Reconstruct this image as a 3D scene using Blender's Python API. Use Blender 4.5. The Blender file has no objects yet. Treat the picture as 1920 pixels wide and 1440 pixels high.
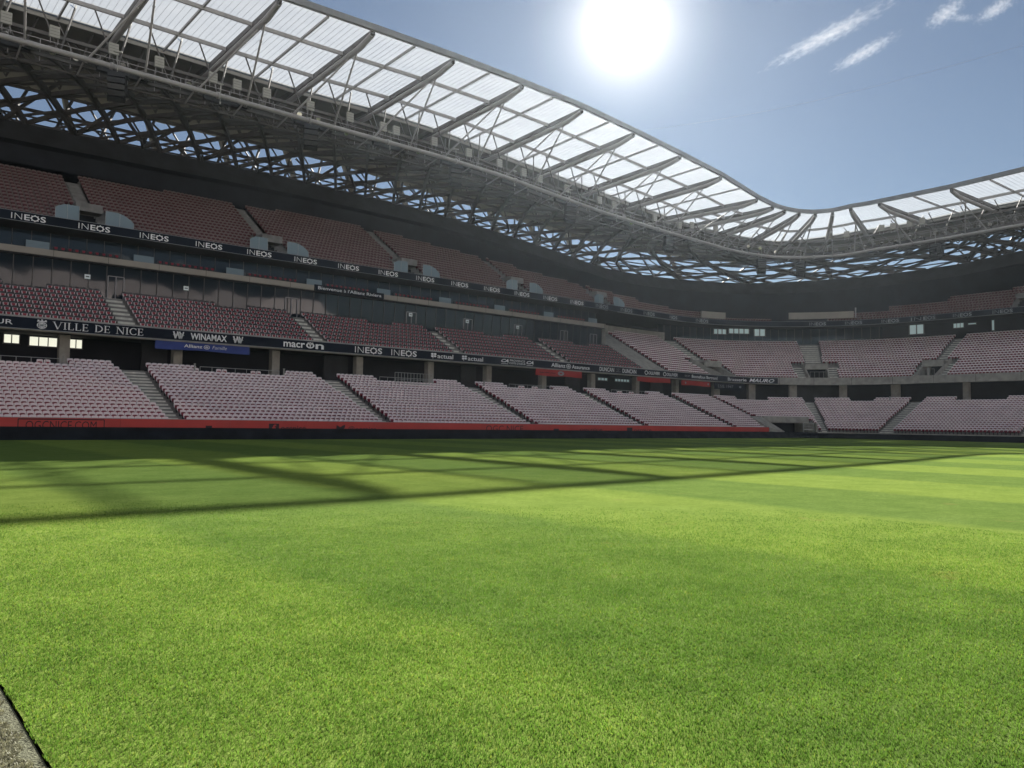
import bpy, math, random
import numpy as np
from mathutils import Vector, Matrix
random.seed(7); rng = np.random.default_rng(7)
R_ = math.radians
scene = bpy.context.scene
COL = scene.collection

# ------------------------------------------------------------------ camera, sky, sun, exposure
EYE = 1.6
yaw, pitch, roll = math.atan(1740/1480.), math.atan(74.2/1480.), 0.0137
F0 = Vector((math.cos(yaw), math.sin(yaw), 0)); R0 = Vector((math.sin(yaw), -math.cos(yaw), 0)); U0 = Vector((0, 0, 1))
Fw = F0*math.cos(pitch)+U0*math.sin(pitch); Up = U0*math.cos(pitch)-F0*math.sin(pitch)
Rt = R0*math.cos(roll)+Up*math.sin(roll); Up = Up*math.cos(roll)-R0*math.sin(roll)
cam = bpy.data.cameras.new("camera"); camo = bpy.data.objects.new("camera", cam); COL.objects.link(camo)
M = Matrix((Rt, Up, -Fw)).transposed().to_4x4(); M.translation = Vector((0, 0, EYE)); camo.matrix_world = M
cam.sensor_width = 36; cam.lens = 1480/1920*36; cam.clip_start = 0.05; cam.clip_end = 30000
scene.camera = camo

SUN_AZ, SUN_EL = 41.62, 27.1          # degrees from +X towards +Y, and above the horizon
SD = Vector((math.cos(R_(SUN_AZ))*math.cos(R_(SUN_EL)), math.sin(R_(SUN_AZ))*math.cos(R_(SUN_EL)), math.sin(R_(SUN_EL))))
world = bpy.data.worlds.new("World"); scene.world = world; world.use_nodes = True
nt = world.node_tree; nt.nodes.clear()
sky = nt.nodes.new('ShaderNodeTexSky'); sky.sky_type = 'NISHITA'; sky.sun_disc = False
sky.sun_elevation = R_(SUN_EL); sky.sun_rotation = R_(90-SUN_AZ); sky.altitude = 50
sky.air_density = 1.0; sky.dust_density = 0.0; sky.ozone_density = 3.0
bg = nt.nodes.new('ShaderNodeBackground'); bg.inputs[1].default_value = 0.05
# bright aureole of the sky round the sun, a function of the angle to the sun only
tc = nt.nodes.new('ShaderNodeTexCoord'); dot = nt.nodes.new('ShaderNodeVectorMath'); dot.operation = 'DOT_PRODUCT'
dot.inputs[1].default_value = SD
nt.links.new(tc.outputs['Generated'], dot.inputs[0])
def wpow(e, k):
    mx = nt.nodes.new('ShaderNodeMath'); mx.operation = 'MAXIMUM'; mx.inputs[1].default_value = 0
    nt.links.new(dot.outputs['Value'], mx.inputs[0])
    p = nt.nodes.new('ShaderNodeMath'); p.operation = 'POWER'; p.inputs[1].default_value = e; nt.links.new(mx.outputs[0], p.inputs[0])
    m = nt.nodes.new('ShaderNodeMath'); m.operation = 'MULTIPLY'; m.inputs[1].default_value = k; nt.links.new(p.outputs[0], m.inputs[0])
    return m
def wadd(a, b):
    m = nt.nodes.new('ShaderNodeMath'); m.operation = 'ADD'; nt.links.new(a.outputs[0], m.inputs[0]); nt.links.new(b.outputs[0], m.inputs[1]); return m
aur = wadd(wadd(wpow(4600, 8.), wpow(500, .40)), wpow(45, .02))
bg2 = nt.nodes.new('ShaderNodeBackground'); bg2.inputs[0].default_value = (1, .96, .88, 1)
nt.links.new(aur.outputs[0], bg2.inputs[1])
hs = nt.nodes.new('ShaderNodeHueSaturation'); hs.inputs['Saturation'].default_value = 0.82; hs.inputs['Value'].default_value = 0.56
nt.links.new(sky.outputs[0], hs.inputs['Color']); nt.links.new(hs.outputs[0], bg.inputs[0])
addw = nt.nodes.new('ShaderNodeAddShader'); outw = nt.nodes.new('ShaderNodeOutputWorld')
nt.links.new(bg.outputs[0], addw.inputs[0]); nt.links.new(bg2.outputs[0], addw.inputs[1]); nt.links.new(addw.outputs[0], outw.inputs[0])
sl = bpy.data.lights.new("sun", 'SUN'); sl.energy = 5.0; sl.angle = R_(0.5); sl.color = (1, .95, .86)
so = bpy.data.objects.new("sun", sl); COL.objects.link(so); so.rotation_euler = (-SD).to_track_quat('-Z', 'Y').to_euler(); so.location = (40, 30, 90)
scene.view_settings.view_transform = 'Standard'; scene.view_settings.look = 'None'
scene.view_settings.exposure = 1.25; scene.view_settings.gamma = 1.0
scene.cycles.max_bounces = 6; scene.cycles.transparent_max_bounces = 16; scene.cycles.diffuse_bounces = 3
scene.cycles.caustics_reflective = False; scene.cycles.caustics_refractive = False

# ------------------------------------------------------------------ materials
MATS = {}
def mat(name, color, rough=.6, metal=0., noise=0., nscale=2., spec=.5, bump=0., emit=None, estr=1., dirt=None):
    m = bpy.data.materials.new(name); m.use_nodes = True; n = m.node_tree.nodes; l = m.node_tree.links
    b = n['Principled BSDF']; b.inputs['Base Color'].default_value = (*color, 1); b.inputs['Roughness'].default_value = rough
    b.inputs['Metallic'].default_value = metal; b.inputs['Specular IOR Level'].default_value = spec
    if noise:
        t = n.new('ShaderNodeTexCoord'); x = n.new('ShaderNodeTexNoise'); x.inputs['Scale'].default_value = nscale; x.inputs['Detail'].default_value = 6
        l.new(t.outputs['Object'], x.inputs['Vector'])
        r = n.new('ShaderNodeValToRGB'); r.color_ramp.elements[0].position = .3; r.color_ramp.elements[1].position = .7
        r.color_ramp.elements[0].color = (*[c*(1-noise) for c in color], 1); r.color_ramp.elements[1].color = (*[min(1, c*(1+noise)) for c in color], 1)
        l.new(x.outputs[0], r.inputs[0]); l.new(r.outputs[0], b.inputs['Base Color'])
        if bump:
            bp = n.new('ShaderNodeBump'); bp.inputs['Strength'].default_value = bump; bp.inputs['Distance'].default_value = .03
            l.new(x.outputs[0], bp.inputs['Height']); l.new(bp.outputs[0], b.inputs['Normal'])
    if emit: b.inputs['Emission Color'].default_value = (*emit, 1); b.inputs['Emission Strength'].default_value = estr
    MATS[name] = m; return m
CONC = mat('concrete', (.36, .35, .32), .85, noise=.22, nscale=1.3, bump=.3)
STEP = mat('stair_concrete', (.62, .62, .56), .85, noise=.2, nscale=2.5)
TREAD = mat('terrace_concrete', (.22, .215, .21), .9, noise=.2, nscale=1.5)
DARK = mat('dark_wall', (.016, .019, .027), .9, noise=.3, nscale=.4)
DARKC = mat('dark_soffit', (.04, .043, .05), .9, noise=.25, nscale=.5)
BEIGE = mat('beige_beam', (.34, .31, .27), .8, noise=.08, nscale=.6)
STEEL = mat('grey_steel', (.33, .32, .33), .5, metal=.1, noise=.12, nscale=.8)
DSTEEL = mat('dark_steel', (.10, .095, .095), .6, noise=.2, nscale=.7)
SOFF = mat('roof_soffit', (.20, .19, .17), .9, noise=.2, nscale=.2)
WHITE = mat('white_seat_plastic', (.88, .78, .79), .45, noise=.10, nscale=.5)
RED_SHADED = mat('shaded_red_seat_plastic', (.17, .012, .03), .5, noise=.3, nscale=.9)  # seat red darkened to stand for the shade beneath the backrest tops
UP_RED_SHADED = mat('red_seat_roof_shade', (.10, .02, .025), .5)  # red of the upper seats, roof shade put into the colour
UP_WHITE_SHADED = mat('white_seat_roof_shade', (.24, .18, .17), .5, noise=.12, nscale=.5)  # same white seats, darkened and browned for the shade under the roof
RED = mat('red_seat_plastic', (.30, .018, .04), .5, noise=.2, nscale=.9)
BLACK = mat('black_plastic', (.015, .016, .018), .5)
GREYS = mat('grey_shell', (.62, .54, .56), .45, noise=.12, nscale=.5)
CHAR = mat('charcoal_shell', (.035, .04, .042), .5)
REDB = mat('red_board', (.50, .045, .04), .6, noise=.12, nscale=.5)
REDT = mat('dark_red_lettering', (.03, .012, .02), .7)
NAVY = mat('navy_board', (.010, .015, .026), .8, noise=.25, nscale=.4, spec=.15)
LET = mat('white_lettering', (.85, .87, .88), .6)
LETD = mat('grey_lettering', (.32, .34, .36), .6)
CLOTH = mat('navy_curtain', (.012, .016, .022), .8, noise=.45, nscale=.7, spec=.2)
BLUE = mat('blue_banner', (.02, .05, .26), .6, noise=.15, nscale=.8)
REDBN = mat('red_banner', (.40, .03, .03), .6, noise=.15, nscale=.8)
PBOX = mat('pale_box', (.34, .34, .32), .6, noise=.08, nscale=1.)
CHROME = mat('lamp_reflector', (.6, .6, .58), .25, metal=.8)
RAILM = mat('galvanised_rail', (.42, .43, .43), .45, metal=.5)
SEAM = mat('panel_seam', (.30, .29, .27), .7)
WIN = mat('window_daylight_glow', (.6, .6, .5), .5, emit=(.92, .92, .75), estr=.40)  # emission stands in for daylight seen through the openings
WIN2 = mat('window_daylight_glow_weak', (.5, .6, .6), .5, emit=(.55, .72, .74), estr=.13)  # weaker emission, also in place of daylight from behind
SIGNL = mat('white_sign', (.7, .75, .75), .5, emit=(.8, .9, .9), estr=.04)
TERR = mat('outside_ground', (.12, .12, .10), .95, noise=.3, nscale=.05)

def glassmat(name, col, alpha, rough):
    m = bpy.data.materials.new(name); m.use_nodes = True; n = m.node_tree.nodes; l = m.node_tree.links; n.clear()
    o = n.new('ShaderNodeOutputMaterial'); t = n.new('ShaderNodeBsdfTransparent'); t.inputs[0].default_value = (*col, 1)
    p = n.new('ShaderNodeBsdfPrincipled'); p.inputs['Base Color'].default_value = (*col, 1); p.inputs['Roughness'].default_value = rough
    mx = n.new('ShaderNodeMixShader'); mx.inputs[0].default_value = alpha
    l.new(t.outputs[0], mx.inputs[1]); l.new(p.outputs[0], mx.inputs[2]); l.new(mx.outputs[0], o.inputs[0]); return m
SCREEN = glassmat('screen_glass', (.55, .68, .75), .40, .1)
def boxglass():
    m = bpy.data.materials.new('box_glass'); m.use_nodes = True; n = m.node_tree.nodes; l = m.node_tree.links
    b = n['Principled BSDF']; b.inputs['Base Color'].default_value = (.02, .03, .04, 1); b.inputs['Roughness'].default_value = .03
    b.inputs['IOR'].default_value = 1.52
    t = n.new('ShaderNodeTexCoord'); x = n.new('ShaderNodeTexNoise'); x.inputs['Scale'].default_value = .25; x.inputs['Detail'].default_value = 1
    l.new(t.outputs['Object'], x.inputs['Vector']); bp = n.new('ShaderNodeBump'); bp.inputs['Strength'].default_value = .25; bp.inputs['Distance'].default_value = .12
    l.new(x.outputs[0], bp.inputs['Height']); l.new(bp.outputs[0], b.inputs['Normal']); return m
BGLASS = boxglass()
def panelmat():
    m = bpy.data.materials.new('translucent_panel'); m.use_nodes = True; n = m.node_tree.nodes; l = m.node_tree.links; n.clear()
    o = n.new('ShaderNodeOutputMaterial'); t = n.new('ShaderNodeBsdfTransparent'); t.inputs[0].default_value = (1, 1, 1, 1)
    tl = n.new('ShaderNodeBsdfTranslucent'); tl.inputs[0].default_value = (.97, .97, .93, 1)
    mx = n.new('ShaderNodeMixShader')
    tcn = n.new('ShaderNodeTexCoord'); nz = n.new('ShaderNodeTexNoise'); nz.inputs['Scale'].default_value = .35; nz.inputs['Detail'].default_value = 4
    l.new(tcn.outputs['Object'], nz.inputs['Vector']); mr = n.new('ShaderNodeMapRange'); mr.inputs[3].default_value = .32; mr.inputs[4].default_value = .44
    l.new(nz.outputs[0], mr.inputs[0]); l.new(mr.outputs[0], mx.inputs[0])
    rf = n.new('ShaderNodeBsdfRefraction'); rf.inputs['Roughness'].default_value = .5; rf.inputs['IOR'].default_value = 1.3; rf.inputs['Color'].default_value = (1, .98, .94, 1)
    m2 = n.new('ShaderNodeMixShader'); m2.inputs[0].default_value = .18
    l.new(tl.outputs[0], m2.inputs[1]); l.new(rf.outputs[0], m2.inputs[2])
    l.new(t.outputs[0], mx.inputs[1]); l.new(m2.outputs[0], mx.inputs[2]); l.new(mx.outputs[0], o.inputs[0]); return m
PANEL = panelmat()

def grassmat(blade=False):
    m = bpy.data.materials.new('grass_blade' if blade else 'pitch_grass'); m.use_nodes = True; n = m.node_tree.nodes; l = m.node_tree.links; n.clear()
    o = n.new('ShaderNodeOutputMaterial'); geo = n.new('ShaderNodeNewGeometry')
    def noise(scale, detail=3, rough=.5, stretch=None):
        x = n.new('ShaderNodeTexNoise'); x.inputs['Scale'].default_value = scale; x.inputs['Detail'].default_value = detail; x.inputs['Roughness'].default_value = rough
        if stretch:
            mp = n.new('ShaderNodeMapping'); mp.inputs['Scale'].default_value = stretch; l.new(geo.outputs['Position'], mp.inputs[0]); l.new(mp.outputs[0], x.inputs['Vector'])
        else: l.new(geo.outputs['Position'], x.inputs['Vector'])
        return x.outputs[0]
    def ramp(f, a, b, p0=.35, p1=.65):
        r = n.new('ShaderNodeValToRGB'); r.color_ramp.elements[0].position = p0; r.color_ramp.elements[1].position = p1
        r.color_ramp.elements[0].color = (*a, 1); r.color_ramp.elements[1].color = (*b, 1); l.new(f, r.inputs[0]); return r.outputs[0]
    def mix(kind, f, a, b):
        x = n.new('ShaderNodeMix'); x.data_type = 'RGBA'; x.blend_type = kind
        if isinstance(f, float): x.inputs[0].default_value = f
        else: l.new(f, x.inputs[0])
        for i, v in ((6, a), (7, b)):
            if isinstance(v, tuple): x.inputs[i].default_value = (*v, 1)
            else: l.new(v, x.inputs[i])
        return x.outputs[2]
    # mowing stripes across the pitch, 5.5 m wide, edges wander a little
    sep = n.new('ShaderNodeSeparateXYZ'); l.new(geo.outputs['Position'], sep.inputs[0])
    wob = n.new('ShaderNodeMath'); wob.operation = 'MULTIPLY_ADD'; wob.inputs[1].default_value = 1.0; l.new(noise(.35, 3), wob.inputs[0]); l.new(sep.outputs[0], wob.inputs[2])
    s = n.new('ShaderNodeMath'); s.operation = 'MULTIPLY_ADD'; s.inputs[1].default_value = math.pi/5.45; s.inputs[2].default_value = -math.pi*(9.07+.5)/5.45; l.new(wob.outputs[0], s.inputs[0])
    si = n.new('ShaderNodeMath'); si.operation = 'SINE'; l.new(s.outputs[0], si.inputs[0])
    st = n.new('ShaderNodeMapRange'); st.inputs[1].default_value = -.18; st.inputs[2].default_value = .18; l.new(si.outputs[0], st.inputs[0])
    if blade: lo, hi = (.051, .096, .019), (.085, .140, .028)
    else: lo, hi = (.185, .275, .070), (.24, .335, .092)
    base = ramp(noise(1.1, 6, .65), lo, hi)
    base = mix('MULTIPLY', .9, base, ramp(noise(9., 4, .7), (.80, .82, .78), (1.10, 1.10, 1.08)))
    base = mix('MULTIPLY', .8, base, ramp(noise(.16, 3, .6, (1, .45, 1)), (.90, .93, .94), (1.08, 1.04, 1.0)))
    base = mix('MULTIPLY', 1.0, base, mix('MIX', st.outputs[0], (.92, .93, .94) if blade else (.80, .84, .88), (1.06, 1.05, 1.0) if blade else (1.13, 1.10, 1.02)))
    worn = n.new('ShaderNodeMapRange'); worn.inputs[1].default_value = .66; worn.inputs[2].default_value = .74; worn.inputs[4].default_value = .55; l.new(noise(.9, 5, .6), worn.inputs[0])
    base = mix('MIX', worn.outputs[0], base, (.15, .135, .05) if blade else (.27, .26, .10))
    if not blade:
        base = mix('MULTIPLY', .85, base, ramp(noise(55., 3, .8), (.42, .46, .40), (1.35, 1.32, 1.2)))
    else:
        at = n.new('ShaderNodeAttribute'); at.attribute_name = 'tint'; base = mix('MULTIPLY', 1.0, base, at.outputs['Color'])
    d = n.new('ShaderNodeBsdfPrincipled'); d.inputs['Roughness'].default_value = .6 if blade else 1.; d.inputs['Specular IOR Level'].default_value = .12 if blade else 0.
    l.new(base, d.inputs['Base Color'])
    tr = n.new('ShaderNodeBsdfTranslucent'); l.new(mix('MULTIPLY', 1.0, base, (1.75, 1.95, 1.3)), tr.inputs[0])
    mx = n.new('ShaderNodeMixShader'); mx.inputs[0].default_value = .55 if blade else .0
    l.new(d.outputs[0], mx.inputs[1]); l.new(tr.outputs[0], mx.inputs[2]); l.new(mx.outputs[0], o.inputs[0])
    if not blade:
        bp = n.new('ShaderNodeBump'); bp.inputs['Strength'].default_value = .7; bp.inputs['Distance'].default_value = .03
        l.new(noise(38., 4, .8), bp.inputs['Height']); l.new(bp.outputs[0], d.inputs['Normal'])
    return m
GRASS = grassmat(); BLADE = grassmat(True)
def synthmat():
    m = mat('synthetic_turf', (.16, .165, .11), .9, noise=.5, nscale=70., bump=.8, spec=.1); return m
SYN = synthmat()
SYNB = mat('synthetic_fibre', (.40, .40, .28), .5, noise=.5, nscale=25.)

# ------------------------------------------------------------------ mesh helpers
class MB:
    def __init__(s): s.v = []; s.f = []; s.m = []; s.mats = []
    def mi(s, m):
        if m not in s.mats: s.mats.append(m)
        return s.mats.index(m)
    def add(s, vs, fs, m):
        b = len(s.v); k = s.mi(m); s.v += [tuple(x) for x in vs]
        for f in fs: s.f.append(tuple(b+i for i in f)); s.m.append(k)
    def box(s, c, ax, ay, az, m):     # centre and three half-axis vectors
        c = Vector(c); ax, ay, az = Vector(ax), Vector(ay), Vector(az)
        vs = [c+ax*i+ay*j+az*k for i in (-1, 1) for j in (-1, 1) for k in (-1, 1)]
        s.add(vs, [(0, 1, 3, 2), (4, 6, 7, 5), (0, 4, 5, 1), (2, 3, 7, 6), (0, 2, 6, 4), (1, 5, 7, 3)], m)
    def bar(s, p, q, w, h, m, up=(0, 0, 1)):
        p, q = Vector(p), Vector(q); d = q-p; L = d.length
        if L < 1e-6: return
        d /= L; a = d.cross(Vector(up)); a = a.normalized() if a.length > 1e-4 else Vector((1, 0, 0)); b = a.cross(d)
        s.box((p+q)/2, d*L/2, a*w/2, b*h/2, m)
    def tube(s, pts, r, m, n=8, caps=True):
        pts = [Vector(p) for p in pts]; rings = []
        for i, p in enumerate(pts):
            d = (pts[min(i+1, len(pts)-1)]-pts[max(i-1, 0)]).normalized()
            a = d.cross(Vector((0, 0, 1))); a = a.normalized() if a.length > 1e-3 else Vector((1, 0, 0)); b = a.cross(d)
            rr = r[i] if isinstance(r, (list, tuple)) else r
            rings.append([p+a*math.cos(t*2*math.pi/n)*rr+b*math.sin(t*2*math.pi/n)*rr for t in range(n)])
        vs = [v for g in rings for v in g]; fs = []
        for i in range(len(pts)-1):
            for t in range(n): fs.append((i*n+t, i*n+(t+1) % n, (i+1)*n+(t+1) % n, (i+1)*n+t))
        if caps: fs.append(tuple(range(n))[::-1]); fs.append(tuple((len(pts)-1)*n+t for t in range(n)))
        s.add(vs, fs, m)
    def build(s, name, parent=None, smooth=False, loc=None):
        me = bpy.data.meshes.new(name); me.from_pydata(s.v, [], s.f)
        for m in s.mats: me.materials.append(m)
        if s.f: me.polygons.foreach_set('material_index', s.m)
        if smooth: me.polygons.foreach_set('use_smooth', [True]*len(s.f))
        me.update(); o = bpy.data.objects.new(name, me); COL.objects.link(o)
        if parent: o.parent = parent
        if loc is not None: o.location = loc
        return o
def tag(o, label=None, cat=None, group=None, kind=None):
    if label: o['label'] = label
    if cat: o['category'] = cat
    if group: o['group'] = group
    if kind: o['kind'] = kind
    return o
def thing(name, label, cat, group=None, loc=(0, 0, 0)):
    o = bpy.data.objects.new(name, None); COL.objects.link(o); o.location = loc; o.empty_display_size = .2
    return tag(o, label, cat, group)
ONES = ['zeroth', 'first', 'second', 'third', 'fourth', 'fifth', 'sixth', 'seventh', 'eighth', 'ninth', 'tenth', 'eleventh', 'twelfth', 'thirteenth', 'fourteenth', 'fifteenth', 'sixteenth', 'seventeenth', 'eighteenth', 'nineteenth']
TENS = {20: 'twent', 30: 'thirt', 40: 'fort', 50: 'fift', 60: 'sixt', 70: 'sevent', 80: 'eight', 90: 'ninet'}
def ordn(n):
    if n < 20: return ONES[n]
    t = n//10*10
    return TENS[t]+('ieth' if n == t else 'y-'+ONES[n-t])

# ------------------------------------------------------------------ plan of the bowl: u runs along the front, o outward from it
CX, CY, RR, K = 109.5, 56.0, 8.0, 16.0
UC = K*math.pi/2; UE = CX+UC
def frame(u):
    if u < CX: return (1., 0.), (0., 1.)
    ph = min((u-CX)/K, math.pi/2); return (math.cos(ph), -math.sin(ph)), (math.sin(ph), math.cos(ph))
def P(u, o, z=0.):
    if u < CX: return Vector((u, CY+RR+o, z))
    ph = (u-CX)/K
    if ph < math.pi/2: return Vector((CX+math.sin(ph)*(RR+o), CY+math.cos(ph)*(RR+o), z))
    return Vector((CX+RR+o, CY-(u-UE), z))
def us(u0, u1, step=.8, extra=()):
    s = [u0]
    if u0 < CX < u1: s.append(CX)
    a, b = max(u0, CX), min(u1, UE)
    if b > a:
        n = max(1, int((b-a)/step)); s += [a+(b-a)*i/n for i in range(n+1)]
    s += [u1]+[e for e in extra if u0 < e < u1]
    return sorted(set(round(x, 5) for x in s))
def sweep(mb, prof, u0, u1, m, zf=None, step=.8, ends=False, extra=()):
    U = us(u0, u1, step, extra); n = len(prof); vs = []
    for u in U:
        for (o, z) in prof: vs.append(P(u, o, z+(zf(u, o) if zf else 0)))
    fs = [(i*n+j, (i+1)*n+j, (i+1)*n+j+1, i*n+j+1) for i in range(len(U)-1) for j in range(n-1)]
    mb.add(vs, fs, m)
    if ends: mb.add(vs[:n], [tuple(range(n))], m); mb.add(vs[-n:], [tuple(range(n))[::-1]], m)
def sbox(mb, u0, u1, o0, o1, z0, z1, m, step=.8):
    sweep(mb, [(o0, z0), (o0, z1), (o1, z1), (o1, z0), (o0, z0)], u0, u1, m, step=step)
    for u in (u0, u1): mb.add([P(u, o0, z0), P(u, o0, z1), P(u, o1, z1), P(u, o1, z0)], [(0, 1, 2, 3)], m)
def stairprof(o0, z0, depth, rise, n, wall=0.):
    p = [(o0, z0-wall)] if wall else []
    for i in range(n): p += [(o0+i*depth, z0+i*rise), (o0+(i+1)*depth, z0+i*rise)]
    return p
def lerp_table(T):
    xs = [a for a, b in T]; ys = [b for a, b in T]
    return lambda u: float(np.interp(u, xs, ys))
U0, U1 = -14.0, UE+46.0                 # extent of what is built along the bowl
# rows: lower tier, middle tier (padded left part, general right part), upper tier
LO = dict(o=.35, z=.95, d=.68, r=.29, n=18)
MI = dict(o=13.3, z=9.35, d=.94, r=.51, n=9)
GA = dict(o=13.3, z=9.35, d=.80, r=.434, n=19)
UPT = dict(o=22.7, z=20.3, d=.80, r=.525)
nrows = lerp_table([(-14, 13), (12, 14.6), (30, 16.6), (54, 18), (67, 16), (76, 14), (85, 11.2), (95, 8.5), (107, 6), (119, 2.3), (122, 0), (125, 0), (129, 4), (135, 7.3), (148, 8.7), (165, 14), (200, 17)])
UPN = {}
def upn(u): return max(0, int(round(nrows(math.floor(u/4.85)*4.85+2.4))))

# ------------------------------------------------------------------ ground
def plane(name, x0, y0, x1, y1, z, m, kind='structure'):
    mb = MB(); mb.add([(x0, y0, z), (x1, y0, z), (x1, y1, z), (x0, y1, z)], [(0, 1, 2, 3)], m); o = mb.build(name); o['kind'] = kind; return o
plane('terrain', -300, -300, 450, 450, -.35, TERR)
plane('pitch', .81, -45, 128, 66, 0, GRASS)
plane('synthetic_margin', -30, -45, .80, 66, -.012, SYN)

# ------------------------------------------------------------------ seats
def prism(outline, y0, y1, slope=0.):     # outline in x,z extruded along y
    n = len(outline); vs = [(x, y0+slope*(z-.4), z) for x, z in outline]+[(x, y1+slope*(z-.4), z) for x, z in outline]
    fs = [tuple(range(n)), tuple(range(2*n-1, n-1, -1))]+[(i, i+n, (i+1) % n+n, (i+1) % n) for i in range(n)]
    return vs, fs
def cat(*parts):
    V, Fc, Mi = [], [], []
    for (vs, fs), mi in parts:
        b = len(V); V += vs; Fc += [tuple(b+i for i in f) for f in fs]; Mi += [mi]*len(fs)
    return V, Fc, Mi
back_o = [(-.20, .44), (.20, .44), (.235, .56), (.235, .74), (.205, .80), (.10, .825), (-.10, .825), (-.205, .80), (-.235, .74), (-.235, .56)]
notch_o = [(-.11, .30), (.11, .30), (.185, .54), (.17, .61), (.08, .645), (-.08, .645), (-.17, .61), (-.185, .54)]
pad_o = [(-.15, .36), (.15, .36), (.17, .50), (.13, .56), (-.13, .56), (-.17, .50)]
def box8(x0, x1, y0, y1, z0, z1):
    vs = [(x, y, z) for x in (x0, x1) for y in (y0, y1) for z in (z0, z1)]
    return vs, [(0, 1, 3, 2), (4, 6, 7, 5), (0, 4, 5, 1), (2, 3, 7, 6), (0, 2, 6, 4), (1, 5, 7, 3)]
# the general seat: y=0 at backrest front, faces -y
G_back = prism(back_o, 0, .07, .12); G_notch = prism(notch_o, -.03, .0, .12); G_seat = prism(pad_o, -.16, -.05, .05); G_leg = box8(-.04, .04, .0, .10, 0, .46)
# the padded seat: dark back, tipped-up base with a pale rim and red centre
pb_o = [(-.24, .40), (.24, .40), (.26, .70), (.22, .84), (.10, .88), (-.10, .88), (-.22, .84), (-.26, .70)]
rim_o = [(-.235, .66), (-.215, .46), (-.15, .34), (-.06, .29), (.06, .29), (.15, .34), (.215, .46), (.235, .66)]
ctr_o = [(-.14, .645), (-.125, .50), (-.08, .44), (0, .415), (.08, .44), (.125, .50), (.14, .645)]
H_back = prism(pb_o, 0, .08, .15); H_rim = prism(rim_o, -.20, -.08, .10); H_ctr = prism(ctr_o, -.215, -.20, .10); H_arm = box8(.255, .30, -.30, .05, .0, .62)

def fan(b, i): return 1.55*i/17 if b in (19.95, 39.35, 57.95, 76.75, 96.1) else 0.     # the stairways widen upwards
def placements(T, blocks, spacing, rowfilter=None):
    """blocks: list of (u0,u1); returns list of (u,o,z,row,block,index)"""
    out = []
    for bi, (a, b_) in enumerate(blocks):
        for i in range(T['n']):
            b = b_-fan(b_, i)
            o = T['o']+T['d']*(i+.62); z = T['z']+T['r']*i
            # arc length at this offset between a and b
            ca, cb = max(a, CX), min(b, UE); L = 0
            segs = []
            if a < CX: segs.append((a, min(b, CX), 1.))
            if cb > ca: segs.append((ca, cb, (RR+o)/K))
            if b > UE: segs.append((max(a, UE), b, 1.))
            tot = sum((q-p)*k for p, q, k in segs); n = int((tot-.08)/spacing); off = (tot-n*spacing)/2+spacing/2
            for j in range(n):
                s = off+j*spacing
                for p, q, k in segs:
                    if s <= (q-p)*k+1e-9: u = p+s/k; break
                    s -= (q-p)*k
                if rowfilter and not rowfilter(u, i, bi): continue
                out.append((u, o, z, i, bi, j, n))
    return out
def stuff_mesh(name, geo, mats, pl, label, cat, jitter=0.):
    V, Fc, Mi = geo; V = np.array(V, float); n = len(pl); nv = len(V)
    pos = np.zeros((n, 3)); T = np.zeros((n, 2)); N = np.zeros((n, 2))
    for k, p in enumerate(pl):
        pos[k] = P(p[0], p[1], p[2]); t, nn = frame(p[0]); T[k] = t; N[k] = nn
    j = 1+jitter*rng.standard_normal((n, 1)); jy = .012*rng.standard_normal((n, 1))
    X = V[None, :, 0]; Y = V[None, :, 1]+jy; Z = V[None, :, 2]*np.ones((n, 1))
    co = np.empty((n, nv, 3)); co[..., 0] = pos[:, None, 0]+X*T[:, None, 0]+Y*N[:, None, 0]
    co[..., 1] = pos[:, None, 1]+X*T[:, None, 1]+Y*N[:, None, 1]; co[..., 2] = pos[:, None, 2]+Z
    lt = np.array([len(f) for f in Fc]); flat = np.array([i for f in Fc for i in f])
    me = bpy.data.meshes.new(name); me.vertices.add(n*nv); me.vertices.foreach_set('co', co.ravel())
    me.loops.add(n*len(flat)); me.polygons.add(n*len(Fc))
    li = (flat[None, :]+np.arange(n)[:, None]*nv).ravel(); me.loops.foreach_set('vertex_index', li.astype(np.int32))
    tots = np.tile(lt, n); starts = np.concatenate([[0], np.cumsum(tots)[:-1]])
    me.polygons.foreach_set('loop_start', starts.astype(np.int32)); me.polygons.foreach_set('loop_total', tots.astype(np.int32))
    for m in mats: me.materials.append(m)
    me.polygons.foreach_set('material_index', np.tile(np.array(Mi), n).astype(np.int32)); me.update(calc_edges=True); me.validate()
    ob = bpy.data.objects.new(name, me); COL.objects.link(ob); return tag(ob, label, cat, None, 'stuff')
def part_obj(name, geo, m, parent):
    mb = MB(); mb.add(geo[0], geo[1], m); return mb.build(name, parent)

# stairways (u ranges)
A_LO = [(19.95, 20.85), (39.35, 40.25), (57.95, 58.85), (76.75, 77.65), (96.1, 97.0), (106.9, 107.9), (122.6, 123.8), (136.4, 138.3), (155, 156.8)]
def blocks(aisles, a, b):
    r = []; s = a
    for p, q in aisles:
        if q <= a or p >= b: continue
        r.append((s, p)); s = q
    r.append((s, b)); return r
B_LO = blocks(A_LO, U0, U1)
TUN = (108.3, 120.6)       # tunnel under the corner block, rows below 4 removed
def lo_filter(u, i, bi):
    if TUN[0]-.5 < u < TUN[1]+.9 and i < 5: return False
    if 104.3 < u < 108.4 and i < 7-(108.4-u)*.0 and i < (u-104.3)*1.7+1: return False
    if i >= 16:
        a, b = B_LO[bi]
        if a+4.6 < u < b-5.0 and b-a > 12: return False
    return True
PL_LO = placements(LO, B_LO, .50, lo_filter)
A_MI = [(19.4, 20.9), (38.7, 40.2), (57.3, 58.9), (75.6, 77.3)]
B_MI = blocks(A_MI, U0, 93.0)
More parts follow.
